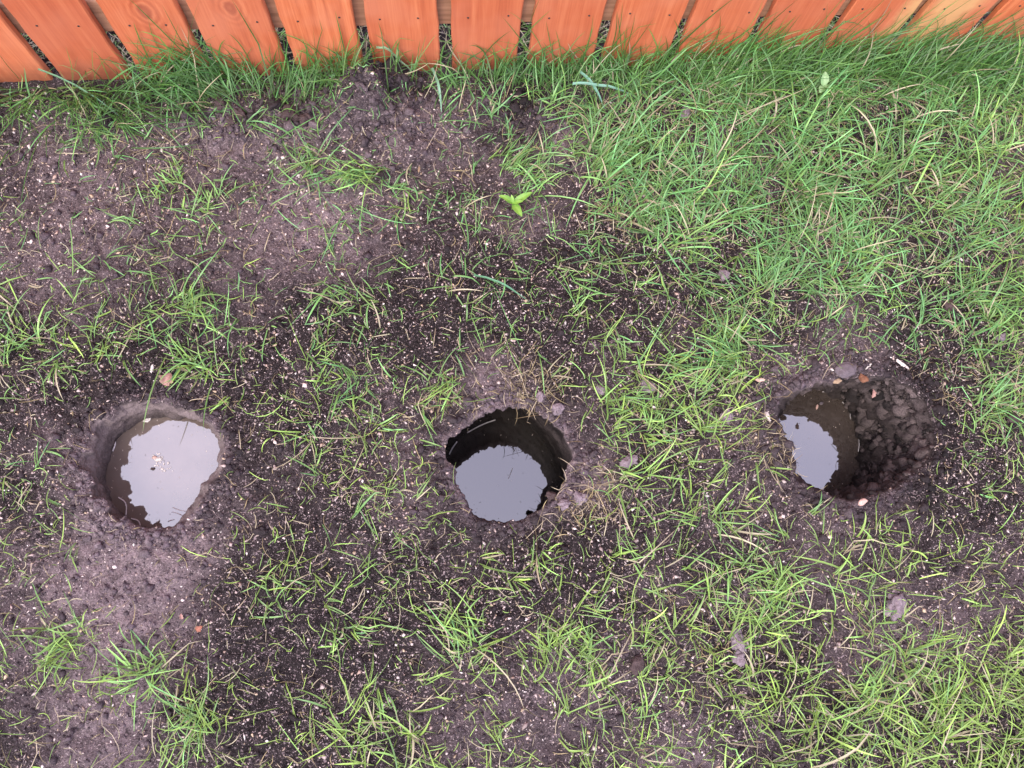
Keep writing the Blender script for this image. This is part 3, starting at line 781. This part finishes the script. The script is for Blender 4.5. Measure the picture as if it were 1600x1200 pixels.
# spoil by the mounds, by the fence and round the holes is lumpier
for (mx, my), r, hgt in MOUNDS:
    bx = np.append(bx, rs.normal(mx, r * 0.8, 420)); by = np.append(by, rs.normal(my, r * 0.7, 420))
k = ~in_hole(bx, by, 0.0) & (by < FENCE_Y - 0.01)
bx, by = bx[k], by[k]; n = len(bx)
ln = np.clip(rs.lognormal(np.log(0.0024), 0.55, n), 0.0009, 0.010)
dv = dryness(bx, by)[:, None]
col = (np.array([[0.018, 0.013, 0.0145]]) * (1 - dv) + np.array([[0.085, 0.064, 0.072]]) * dv) * rs.uniform(0.75, 1.7, n)[:, None]
V, F, C = bits(bx, by, ln, ln * rs.uniform(0.6, 1, n), ln * rs.uniform(0.5, 0.9, n), rs, col, 0.25)
tag(obj('soil_crumbs', mesh_np('soil_crumbs', V, F, M_CRUMB, color=C)), 'loose dark soil crumbs on the ground', 'soil crumbs', kind='stuff')

# ------------------------------------------------------------------ small broken lumps of spoil
def lump_shapes(sub, count, seed, rough=0.4, cuts=7):
    ico = bmesh.new(); bmesh.ops.create_icosphere(ico, subdivisions=sub, radius=1)
    IP = np.array([v.co[:] for v in ico.verts]); IF = np.array([[v.index for v in f.verts] for f in ico.faces]); ico.free()
    r = np.random.default_rng(seed)
    out = []
    for k in range(count):
        d = np.ones(len(IP))
        for _ in range(cuts):
            nrm = r.normal(size=3); nrm /= np.linalg.norm(nrm)
            q = IP @ nrm; cut = r.uniform(0.5, 0.9)
            d = np.where(q > cut, np.minimum(d, cut / np.maximum(q, 1e-3)), d)
        d = d * (1 + rough * fbm(IP[:, 0] * 2 + k, IP[:, 1] * 2, IP[:, 2] * 2, oct=3, seed=seed + k))
        out.append(IP * d[:, None] * r.uniform(0.6, 1.15, (1, 3)))
    return out, IF
def lumps(points, sizes, cols, seed):
    shp, IF = lump_shapes(2, 24, seed)
    r = np.random.default_rng(seed)
    Vs, Fs, Cs, off = [], [], [], 0
    for p, s, c in zip(points, sizes, cols):
        P = shp[r.integers(24)] * s
        a = r.uniform(0, 6.28); ca, sa = math.cos(a), math.sin(a)
        P = np.stack([P[:, 0] * ca - P[:, 1] * sa, P[:, 0] * sa + P[:, 1] * ca, P[:, 2]], -1)
        Vs.append(P + p); Fs.append(IF + off); off += len(P); Cs.append(np.tile(c, (len(P), 1)))
    return np.concatenate(Vs), np.concatenate(Fs), np.concatenate(Cs)
px_, py_ = list(rs.uniform(-1.2, 1.6, 380)), list(rs.uniform(-0.6, 0.98, 380))
for (mx, my), r, hgt in MOUNDS:
    px_ += list(rs.normal(mx, r * 0.85, 75)); py_ += list(rs.normal(my, r * 0.7, 75))
for (c, t, rr, rw, dep), cnt in zip(HOLE_P, (60, 110, 190)):
    j = rs.integers(0, HN, cnt); q = rr[j] + 0.011 + np.abs(rs.normal(0.0, 0.03, cnt))
    px_ += list(c[0] + q * np.cos(t[j])); py_ += list(c[1] + q * np.sin(t[j]))
px_, py_ = np.array(px_), np.array(py_)
k = ~in_hole(px_, py_, 0.002) & (py_ < FENCE_Y - 0.012)
px_, py_ = px_[k], py_[k]
sz = np.clip(rs.lognormal(np.log(0.0050), 0.42, len(px_)), 0.0025, 0.013)
dv = dryness(px_, py_)[:, None]
col = (np.array([[0.016, 0.012, 0.0125]]) * (1 - dv) + np.array([[0.13, 0.100, 0.107]]) * dv) * rs.uniform(0.6, 1.5, len(px_))[:, None]
V, F, C = lumps(np.stack([px_, py_, height(px_, py_) + sz * 0.25], -1), sz, col, 21)
tag(obj('soil_lumps', mesh_np('soil_lumps', V, F, M_CRUMB, color=C)), 'small broken lumps of dug soil', 'soil lumps', kind='stuff')

# ------------------------------------------------------------------ clods
M_CLOD = {'grey': lump_mat('clod_grey', (0.11, 0.085, 0.092), (0.27, 0.215, 0.235)), 'brown': lump_mat('clod_brown', (0.035, 0.023, 0.022), (0.085, 0.058, 0.056)),
          'dark': lump_mat('clod_dark', (0.014, 0.010, 0.011), (0.040, 0.030, 0.031)), 'stone': lump_mat('stone_grey', (0.080, 0.064, 0.070), (0.135, 0.108, 0.118), 0.6),
          'rust': lump_mat('rust_bark', (0.10, 0.042, 0.024), (0.22, 0.10, 0.055), 0.8), 'tan': lump_mat('tan_chip', (0.20, 0.13, 0.08), (0.36, 0.26, 0.17), 0.75, 150),
          'white': lump_mat('bleached_chip', (0.46, 0.40, 0.36), (0.70, 0.64, 0.60), 0.7), 'pink': lump_mat('pink_chip', (0.42, 0.25, 0.20), (0.62, 0.43, 0.37), 0.7)}

def lump_mesh(name, sx, sy, sz, mat, seed, rough=0.28, sub=4):
    bm = bmesh.new()
    bmesh.ops.create_icosphere(bm, subdivisions=sub, radius=1)
    P = np.array([v.co[:] for v in bm.verts])
    # facets broken off by random planes, then noise
    r = np.random.default_rng(seed)
    d = np.ones(len(P))
    for _ in range(9):
        nrm = r.normal(size=3); nrm /= np.linalg.norm(nrm)
        q = P @ nrm
        cut = r.uniform(0.62, 0.95)
        d = np.where(q > cut, np.minimum(d, cut / np.maximum(q, 1e-3)), d)
    d = d * (1 + rough * fbm(P[:, 0] * 1.7 + seed, P[:, 1] * 1.7, P[:, 2] * 1.7, oct=4, seed=seed) + rough * 0.3 * fbm(P[:, 0] * 7 + seed, P[:, 1] * 7, P[:, 2] * 7, oct=3, seed=seed + 1))
    P = P * d[:, None]
    P *= np.array([[sx, sy, sz]])
    for v, p in zip(bm.verts, P): v.co = p
    for f in bm.faces: f.smooth = True
    me = bpy.data.meshes.new(name); bm.to_mesh(me); bm.free()
    me.materials.append(M_CLOD[mat])
    return me

def clod(name, xy, sx, sy, sz, mat, rot, seed, label, cat, group=None, rough=0.28, sink=0.35, z=None):
    o = obj(name, lump_mesh(name, sx, sy, sz, mat, seed, rough))
    zz = float(height(xy[0], xy[1])) if z is None else z
    o.location = (xy[0], xy[1], zz + sz * (1 - 2 * sink))
    o.rotation_euler = (0, 0, math.radians(rot))
    tag(o, label, cat, group)
    return o

GC = 'loose clods of soil'
CLODS = [
 (0, .0085, .021, .010, 'grey', -12, 'oblong grey clod standing out of the turf right below the fence grass'),
 (1, .024, .017, .015, 'brown', 8, 'largest brown clod of the row beside the soil mound'),
 (2, .015, .013, .012, 'dark', 40, 'dark clod just behind the largest brown clod'),
 (3, .016, .012, .010, 'brown', -20, 'brown clod between the largest clod and the soil mound'),
 (4, .012, .013, .010, 'brown', 10, 'smooth brown clod near the fence, middle of the left row'),
 (5, .013, .009, .008, 'dark', 25, 'leftmost dark clod of the row below the fence'),
 (6, .016, .010, .008, 'brown', -30, 'flat brown clod at the right end of the left clod row'),
 (7, .010, .008, .006, 'brown', 70, 'small brown clod on the lower side of the left clod row'),
 (8, .011, .009, .008, 'dark', 0, 'dark clod lying between the two clod rows'),
 (9, .015, .013, .010, 'grey', 20, 'rounded grey clod in grass halfway between the middle and right holes'),
 (10, .017, .012, .008, 'grey', 30, 'pale grey clod in grass right of the middle hole'),
 (11, .010, .009, .007, 'grey', 0, 'small grey clod above the pale clod by the middle hole'),
 (12, .012, .011, .008, 'grey', 15, 'grey clod deep in the turf above the right hole, on its left'),
 (13, .013, .014, .009, 'brown', 50, 'brown clod in the turf above and right of the right hole'),
 (14, .009, .008, .007, 'grey', 10, 'small grey clod at the turf edge near the right picture border'),
 (15, .012, .010, .009, 'brown', -35, 'pinkish brown clod in the grass right of the crumbling hole'),
 (16, .020, .025, .009, 'grey', -15, 'pale lavender clod lying in yellowish grass below the right hole'),
 (17, .014, .021, .008, 'grey', 12, 'flat grey clod in grass, upper one of a touching pair'),
 (18, .013, .013, .006, 'grey', 60, 'flat grey clod in grass, lower one of a touching pair'),
 (19, .013, .019, .010, 'brown', -8, 'dark brown cone-shaped clod in grass near the lower edge'),
 (20, .016, .010, .007, 'dark', -10, 'dark low clod on bare soil right of the shallow hole'),
 (21, .020, .014, .010, 'dark', 15, 'dark rounded clod beside the grass tuft under the leftmost gap'),
 (22, .010, .013, .007, 'brown', 5, 'small brown clod sunk in the thick turf below the fence'),
 (23, .020, .017, .014, 'dark', 10, 'dark round clod perched on the soil mound'),
 (24, .014, .013, .006, 'grey', 0, 'grey clod in grass just left of the crumbling hole'),
 (25, .013, .012, .008, 'grey', 15, 'lavender clod on the far rim of the middle hole'),
 (26, .010, .009, .007, 'grey', 70, 'small grey clod on the far rim of the middle hole'),
 (27, .012, .010, .009, 'grey', 15, 'pale clod on the near right rim of the middle hole'),
 (28, .011, .013, .008, 'grey', 80, 'pale clod a hand outward from the near right rim of the middle hole'),
 (29, .009, .008, .006, 'brown', 45, 'little brown clod at the near rim of the middle hole'),
 (30, .011, .008, .006, 'dark', 0, 'dark little clod beside the big tuft under the soil mound'),
 (31, .013, .011, .006, 'dark', 30, 'dark clod in grass left of the pale lavender clod'),
]
for i, sx, sy, sz, mt, rot, lab in CLODS:
    xy = CLOD_PX[i]
    if in_hole(np.array([xy[0]]), np.array([xy[1]]), 0.004)[0]:
        print('clod in hole', i, xy)
    clod('soil_clod', xy, sx, sy, sz, mt, rot, 300 + i, lab, 'clod', GC, sink=0.16, rough=0.4)
clod('flat_stone', MISC[0], .022, .016, .007, 'stone', 15, 401, 'flat purplish grey stone on the far rim of the right hole', 'stone', rough=.12, sink=.25)

# nuggets of earth lining the broken wall of the third hole: too many to tell one by one
c, t, rr, rw, dep = HOLE_P[2]
rn = np.random.default_rng(77)
pts, szs, cls = [], [], []
for k in range(1500):
    th = rn.normal(-0.02, 0.85); q = rn.uniform(0.0, 0.97)
    j = int((th + np.pi) / (2 * np.pi) * HN) % HN
    r = rr[j] * (1 - q) + rw[j] * q + 0.003
    pts.append((r * math.cos(th), r * math.sin(th), -dep * q - 0.004))
    szs.append(np.clip(rn.lognormal(np.log(0.0036), 0.75), 0.0014, 0.019))
    cls.append(np.array([0.036, 0.0275, 0.0262]) * rn.uniform(0.3, 2.8))
NV, NF, NC = lumps(np.array(pts), szs, cls, 33)
hole3 = [o for o in bpy.data.objects if o.name.startswith('post_hole')]
hole3.sort(key=lambda o: o.location.x)
tag(obj('wall_nuggets', mesh_np('wall_nuggets', NV, NF, M_CRUMB, color=NC), hole3[2]), kind='stuff')

# ------------------------------------------------------------------ chips, leaves and litter
def sliver(name, xy, ln, wd, th, mat, rot, seed, label, cat, z=None, tilt=0.0, rough=0.2):
    o = clod(name, xy, ln / 2, wd / 2, th / 2, mat, rot, seed, label, cat, rough=rough, sink=0.05, z=z)
    o.rotation_euler = (0, math.radians(tilt), math.radians(rot))
    return o
sliver('bark_flake', MISC[1], .021, .015, .005, 'rust', -40, 410, 'rusty orange bark flake beside the flat stone', 'bark flake', rough=.3)
sliver('bark_flake', MISC[2], .020, .009, .004, 'tan', 10, 411, 'tan bark flake at the far water edge of the right hole', 'bark flake', rough=.3)
sliver('wood_chip', MISC[4], .024, .010, .005, 'white', -65, 412, 'white wood chip on the left rim of the right hole', 'wood chip')
sliver('wood_chip', MISC[5], .021, .009, .006, 'pink', -5, 413, 'pinkish wood chip up and left of the right hole', 'wood chip')
sliver('wood_chip', MISC[6], .040, .007, .004, 'white', -42, 414, 'long pale wood splinter above the crumbling wall of the right hole', 'wood chip')
sliver('wood_chip', MISC[7], .022, .005, .003, 'white', 40, 415, 'short pale wood splinter between flat stone and long splinter', 'wood chip')
sliver('wood_chip', MISC[14], .015, .006, .004, 'tan', 75, 416, 'small orange-tan wood chip on dark soil below the mound', 'wood chip')
sliver('wood_chip', MISC[15], .018, .006, .005, 'white', 80, 417, 'small whitish chip above the shallow hole', 'wood chip')
sliver('wood_chip', MISC[16], .020, .012, .007, 'pink', 20, 418, 'pinkish brown chip on the near rim of the right hole', 'wood chip')

def leaf_mesh(name, ln, wd, mat, curl=0.25, fold=0.25, seed=0, lobes=0.0):
    K, J = 10, 4
    V, F = [], []
    r = np.random.default_rng(seed)
    ph = r.uniform(0, 6.28)
    for k in range(K + 1):
        s = k / K
        w = wd / 2 * (math.sin(math.pi * min(1, s ** 0.8)) ** 0.8 + 0.02) * (1 + lobes * math.sin(s * 17 + ph))
        zc = curl * ln * math.sin(s * math.pi * 0.9) * 0.5
        for j in range(-J, J + 1):
            u = j / J
            V.append((s * ln, u * w, zc + fold * abs(u) * w + 0.03 * wd * math.sin(s * 22 + u * 4 + ph) * abs(u)))
    n = 2 * J + 1
    for k in range(K):
        for j in range(n - 1):
            F.append((k * n + j, (k + 1) * n + j, (k + 1) * n + j + 1, k * n + j + 1))
    return mesh_np(name, V, F, mat)

def leaf_mat(name, lo, hi, trans=0.25, rough=0.45):
    m = Mat(name)
    oc = m.objco()
    n = m.noise(oc, 120, 3)
    sep = m.node('ShaderNodeSeparateXYZ'); m.l.new(oc, sep.inputs[0])
    vein = m.ramp(m.math('ABSOLUTE', sep.outputs[1]), [(0.0, (1, 1, 1)), (0.0009, (0, 0, 0))])
    c = m.mix(m.math('MULTIPLY', vein, 0.35), m.ramp(n, [(0.3, lo), (0.7, hi)]), (min(1, hi[0] * 1.5), min(1, hi[1] * 1.3), min(1, hi[2] * 1.5)))
    m.base(c, rough, 0.5)
    t = m.node('ShaderNodeBsdfTranslucent'); m.l.new(c, t.inputs['Color'])
    mx = m.node('ShaderNodeMixShader'); mx.inputs[0].default_value = trans
    m.l.new(m.b.outputs[0], mx.inputs[1]); m.l.new(t.outputs[0], mx.inputs[2]); m.l.new(mx.outputs[0], m.out.inputs['Surface'])
    return m.m
M_LEAF = leaf_mat('seedling_leaf', (0.12, 0.30, 0.035), (0.20, 0.38, 0.06))
M_LEAF2 = leaf_mat('weed_leaf', (0.17, 0.34, 0.12), (0.30, 0.46, 0.22))
M_DRYLEAF = leaf_mat('dry_leaf', (0.16, 0.085, 0.06), (0.34, 0.20, 0.16), 0.1, 0.7)
M_RUSTLEAF = leaf_mat('rust_leaf', (0.18, 0.065, 0.04), (0.30, 0.12, 0.07), 0.1, 0.7)

def tube(name, pts, rad, mat):
    cu = bpy.data.curves.new(name, 'CURVE'); cu.dimensions = '3D'; cu.bevel_depth = rad; cu.bevel_resolution = 2; cu.resolution_u = 4
    sp = cu.splines.new('BEZIER'); sp.bezier_points.add(len(pts) - 1)
    for b, p in zip(sp.bezier_points, pts):
        b.co = p; b.handle_left_type = b.handle_right_type = 'AUTO'
    tmp = bpy.data.objects.new(name, cu); COL.objects.link(tmp)
    dg = bpy.context.evaluated_depsgraph_get()
    me = bpy.data.meshes.new_from_object(tmp.evaluated_get(dg))
    bpy.data.objects.remove(tmp); bpy.data.curves.remove(cu)
    me.materials.clear(); me.materials.append(mat); me.name = name
    for p in me.polygons: p.use_smooth = True
    return me

def plant(name, xy, leaves, mat, label, cat, hgt=0.02):
    z = float(height(*xy))
    r = empty(name, (xy[0], xy[1], z))
    tag(r, label, cat)
    obj('stem', tube('stem', [(0, 0, -0.004), (0.001, 0.0, hgt * 0.6), (0, 0, hgt)], 0.0011, mat), r)
    for i, (az, ln, wd, lift, curl) in enumerate(leaves):
        l = obj('leaf', leaf_mesh('leaf', ln, wd, mat, curl, 0.22, 500 + i), r)
        l.location = (0, 0, hgt - 0.002 + i * 0.0006)
        l.rotation_euler = (0, math.radians(-lift), math.radians(az))
    return r
plant('seedling', MISC[12], [(24, .046, .014, 14, .15), (-62, .036, .015, 8, .2), (158, .034, .012, 22, .5), (-5, .024, .009, 30, .2), (100, .018, .008, 40, .2)], M_LEAF,
      'bright lime green broadleaf seedling with pointed leaves on bare soil', 'seedling', 0.028)
plant('weed', MISC[13], [(85, .030, .017, 25, .3), (-125, .022, .014, 10, .2), (-40, .020, .009, 25, .2)], M_LEAF2,
      'small pale green round-leaved weed in the turf below the fence', 'weed', 0.030)

def litter_leaf(name, xy, ln, wd, mat, rot, label, cat, curl=.5, lobes=.25, seed=1, z=None):
    o = obj(name, leaf_mesh(name, ln, wd, mat, curl, 0.5, seed, lobes))
    o.location = (xy[0], xy[1], (float(height(*xy)) if z is None else z) + 0.004)
    o.rotation_euler = (0.2, -0.1, math.radians(rot))
    tag(o, label, cat)
litter_leaf('dry_leaf', MISC[8], .026, .024, M_DRYLEAF, 60, 'curled pinkish brown dead leaf above the shallow hole', 'dead leaf', seed=4)
litter_leaf('leaf_scrap', MISC[10], .014, .011, M_RUSTLEAF, 30, 'rust red leaf scrap on dark soil below the shallow hole', 'leaf scrap', seed=5)
litter_leaf('leaf_scrap', MISC[11], .011, .006, M_DRYLEAF, 100, 'brownish leaf scrap just above the rust red scrap', 'leaf scrap', seed=6)
litter_leaf('leaf_scrap', MISC[3], .018, .009, M_DRYLEAF, 80, 'pale pink leaf scrap on the upper broken wall of the right hole', 'leaf scrap', seed=7, z=-0.03)

# white feed pellets under the fence corner
pm = lump_mesh('white_pellet', .0030, .0028, .0026, 'white', 600, 0.06, 2)
for i, (x, y) in enumerate(PELLETS):
    o = obj('white_pellet', pm)
    o.location = (x, y, float(height(x, y)) + 0.002)
    o.rotation_euler = (i, i * 2.1, i * 0.7)
    tag(o, 'tiny round white pellet on the soil at the far left, near the fence', 'pellet', 'white pellets on the soil')

# things floating on the water
def flat_straw(name, p0, p1, z, rad, mat, label, cat, sag=0.006):
    mid = ((p0[0] + p1[0]) / 2 + sag, (p0[1] + p1[1]) / 2 + sag, z + 0.0004)
    tag(obj(name, tube(name, [(p0[0], p0[1], z), mid, (p1[0], p1[1], z)], rad, mat)), label, cat)
M_ROOT = lump_mat('pale_root', (0.40, 0.35, 0.34), (0.62, 0.57, 0.56), 0.6, 200)
flat_straw('pale_root', (-0.6556, 0.1781), (-0.6401, 0.1429), -0.087, 0.0011, M_ROOT, 'pale root at the left water edge of the shallow hole', 'root', 0.006)
flat_straw('pale_root', (-0.6694, 0.2682), (-0.6652, 0.2868), -0.087, 0.0014, M_ROOT, 'short silvery root on the left wall of the shallow hole', 'root', 0.002)
flat_straw('pale_root', (-0.63, 0.1362), (-0.6126, 0.1109), -0.086, 0.001, M_ROOT, 'pale root at the near water edge of the shallow hole', 'root', 0.006)
flat_straw('straw_stalk', (-0.5557, 0.1441), (-0.5351, 0.1355), -0.089, 0.0008, M_ROOT, 'upper short white straw floating in the shallow hole', 'straw', 0.001)
flat_straw('straw_stalk', (-0.5533, 0.1525), (-0.5278, 0.1436), -0.0885, 0.0008, M_ROOT, 'second short white straw floating in the shallow hole', 'straw', -0.001)
flat_straw('straw_stalk', (-0.5626, 0.1262), (-0.5506, 0.1291), -0.089, 0.0008, M_ROOT, 'lowest short white straw floating in the shallow hole', 'straw', 0.001)
flat_straw('pale_root', (0.0222, 0.2935), (0.0858, 0.3187), -0.256, 0.0012, M_ROOT, 'long pale root along the far water edge of the middle hole', 'root', 0.004)
flat_straw('pale_root', (-0.0193, 0.2477), (-0.0012, 0.2749), -0.256, 0.0012, M_ROOT, 'short bent root at the left water edge of the middle hole', 'root', -0.004)
flat_straw('straw_stalk', (0.1061, 0.1875), (0.1174, 0.2107), -0.259, 0.0008, M_ROOT, 'straw floating in the sky reflection of the middle hole', 'straw', 0.001)
flat_straw('pale_root', (0.8578, 0.3107), (0.8709, 0.2709), -0.218, 0.0009, M_ROOT, 'thin white root along the upper water edge of the right hole', 'root', 0.006)
flat_straw('pale_root', (0.8815, 0.2345), (0.8773, 0.1977), -0.218, 0.0008, M_ROOT, 'thin white root along the side water edge of the right hole', 'root', 0.003)
flat_straw('pale_root', (0.8161, 0.3362), (0.8533, 0.3197), -0.218, 0.0009, M_ROOT, 'pale root at the far water edge of the right hole', 'root', 0.004)
foam = empty('floating_scum', (-0.5798, 0.2397, -0.0895))
tag(foam, 'clump of pale scum and bubbles floating in the shallow hole', 'floating scum')
rf = np.random.default_rng(8)
bub = lump_mesh('bubble', .0030, .0030, .0016, 'white', 700, 0.05, 2)
for k in range(34):
    b = obj('bubble', bub, foam)
    q = rf.normal(0, 1, 2)
    b.location = (0.009 * q[0] + 0.002, -0.0075 * q[1] - 0.004 * q[0], 0.0004)
    s = rf.uniform(0.3, 0.9); b.scale = (s, s, s)
    b.rotation_euler = (0, 0, k)
for k, (x, y, s) in enumerate([(-0.010, 0.012, 1.0), (-0.003, 0.008, 1.35), (-0.013, -0.010, 0.8)]):
    b = obj('crumb', lump_mesh('crumb', .0055, .0042, .0025, ('pink', 'white', 'brown')[k], 710 + k, .25, 2), foam)
    b.location = (x, y, 0.001); b.scale = (s, s, s)
sliver('wood_chip', (0.7989, 0.3026), .012, .005, .003, 'pink', 70, 430, 'small pink chip floating in the right hole', 'wood chip', z=-0.219)
sliver('wood_chip', (0.8103, 0.3107), .010, .008, .002, 'stone', 20, 431, 'greyish scrap floating beside the pink chip in the right hole', 'wood chip', z=-0.2195)
sliver('wood_chip', (-0.6046, 0.3263), .017, .008, .004, 'white', 25, 432, 'white chip at the far water edge of the shallow hole', 'wood chip', z=-0.0875)

# ------------------------------------------------------------------ tufts that stand out one by one
TUFT_INFO = [
 (0, 60, .080, 205, 0.9, .35, 'bright tuft of grass combed leftwards below the soil mound'),
 (1, 70, .085, 25, 0.6, .35, 'arching tuft just above the broadleaf seedling'),
 (2, 42, .048, 150, 2.0, .45, 'compact spiky tuft in the pale soil at upper left'),
 (3, 42, .050, 60, 2.0, .40, 'upright green tuft next to the compact spiky tuft'),
 (4, 46, .065, 240, 2.2, .35, 'loose tuft below the largest brown clod'),
 (5, 30, .050, 70, 2.4, .70, 'yellow-green starry tuft between the shallow and middle holes'),
 (6, 80, .095, 170, 0.75, .15, 'dense pale tuft swept towards the right hole'),
 (7, 90, .085, 10, 0.9, .15, 'dense bluish tuft at the turf edge below the fence'),
 (8, 30, .060, 175, 0.9, .55, 'thin flat tuft on dark soil above the middle of the yard'),
 (9, 60, .080, 30, 2.6, .45, 'wide tangled tuft above the shallow hole'),
 (10, 60, .070, 150, 2.4, .50, 'broad tuft near the lower left corner'),
 (11, 55, .075, 200, 2.0, .40, 'vigorous green tuft at the lower edge, left part'),
 (12, 40, .085, 95, 1.3, .45, 'tall narrow tuft below the middle hole'),
 (13, 50, .065, 90, 1.3, .85, 'yellowish upright tuft below and right of the middle hole'),
 (14, 26, .055, 160, 1.6, .40, 'small thin tuft right of the bright combed tuft'),
 (15, 26, .055, 60, 2.6, .60, 'wiry sparse tuft on dark soil in the lower left quarter'),
 (16, 46, .060, 190, 1.2, .60, 'flattened yellowish tuft near the left border, lower half'),
 (17, 26, .055, 320, 1.2, .45, 'small leaning tuft in the lower middle of the bare soil'),
 (18, 70, .070, 100, 2.6, .55, 'large open tuft below the right hole'),
 (19, 30, .060, 200, 1.8, .50, 'tuft on the left shoulder of the middle hole'),
 (20, 34, .065, 60, 2.4, .60, 'tuft growing right of the middle hole'),
 (21, 46, .060, 200, 2.6, .50, 'bushy tuft just above the curled dead leaf'),
]
rt = np.random.default_rng(31)
for i, nbl, ln, azd, sp, hue, lab in TUFT_INFO:
    x, y = TUFTS[i]
    ea = rt.uniform(0, 3.14); u1, u2 = rt.normal(0, 0.026, nbl), rt.normal(0, 0.011, nbl)
    bx = x + u1 * math.cos(ea) - u2 * math.sin(ea); by = y + u1 * math.sin(ea) + u2 * math.cos(ea)
    ok = ~in_hole(bx, by, 0.004); bx, by = bx[ok], by[ok]; m_ = len(bx)
    az = math.radians(azd) + rt.normal(0, sp * 0.6, m_)
    L = np.clip(rt.lognormal(np.log(ln * 0.82), 0.42, m_), 0.015, 0.16); Wd = np.clip(rt.normal(0.0023, 0.0005, m_), 0.0012, 0.004)
    e0 = rt.normal(0.75, 0.35, m_); e1 = e0 - np.abs(rt.normal(1.1, 0.5, m_))
    c0, c1 = colours(np.full(m_, hue), m_, rt, 0.0, 0.05)
    V, F, C = blades(bx, by, az, L, Wd, e0, e1, 7, c0, c1, rt.normal(0, 0.7, m_))
    zb = float(height(x, y))
    o = obj('grass_tuft', mesh_np('grass_tuft', V - np.array([[x, y, zb]]), F, M_GRASS, color=C))
    o.location = (x, y, zb)
    tag(o, lab, 'grass tuft', 'grass tufts standing out of the lawn')

# broad pale blades lying on top of the turf
def broad(p, q, zt, wd, colr, label):
    p, q = np.array(p), np.array(q)
    p[1] = min(p[1], FENCE_Y - 0.008)
    K = 10
    d = q - p; ln = np.hypot(*d); nrm = np.array([-d[1], d[0]]) / ln
    V, F = [], []
    for k in range(K + 1):
        s = k / K
        c = p + d * s + nrm * 0.05 * ln * math.sin(s * math.pi)
        z = max(float(height(c[0], c[1])) + 0.004, zt * (1 - s) ** 1.3 + 0.012 * math.sin(s * math.pi) + float(height(c[0], c[1])))
        w_ = wd / 2 * (1 if s < 0.55 else max(0.05, 1 - (s - 0.55) / 0.45))
        V += [(*(c + nrm * w_), z + 0.25 * w_), (*c, z - 0.2 * w_), (*(c - nrm * w_), z + 0.25 * w_)]
    for k in range(K):
        for j in (0, 1):
            F.append((k * 3 + j, k * 3 + j + 1, k * 3 + j + 4, k * 3 + j + 3))
    base = np.array([p[0], p[1], float(height(p[0], p[1]))])
    o = obj('fallen_grass_stalk', mesh_np('fallen_grass_stalk', np.array(V) - base, F, M_GRASS, color=np.tile(np.array(colr), (len(V), 1))))
    o.location = base
    tag(o, label, 'grass stalk')
broad((0.2725, 0.9584), (0.4221, 0.9395), 0.035, 0.006, (0.20, 0.40, 0.30), 'broad pale blue-green blade lying across the turf below the fence')
broad((0.289, 0.9903), (0.3434, 0.9164), 0.03, 0.006, (0.16, 0.34, 0.24), 'broad blue-green blade crossing under the palest blade')
broad((-0.0133, 1.0062), (0.0007, 0.8956), 0.03, 0.005, (0.18, 0.34, 0.22), 'lone broad silvery blade hanging from the fence onto the soil')
broad((-0.1204, 1.0186), (-0.0405, 0.9928), 0.06, 0.005, (0.20, 0.33, 0.18), 'pale bent blade arching in front of the fence beside the soil mound')
broad((-0.7847, 1.0576), (-0.6213, 0.9126), 0.05, 0.0035, (0.12, 0.26, 0.14), 'very long pale blade arching down from the leftmost fence gap')
broad((0.0479, 0.562), (0.1578, 0.5005), 0.012, 0.004, (0.10, 0.26, 0.14), 'long straight blue-green blade lying on the bare soil above the middle hole')
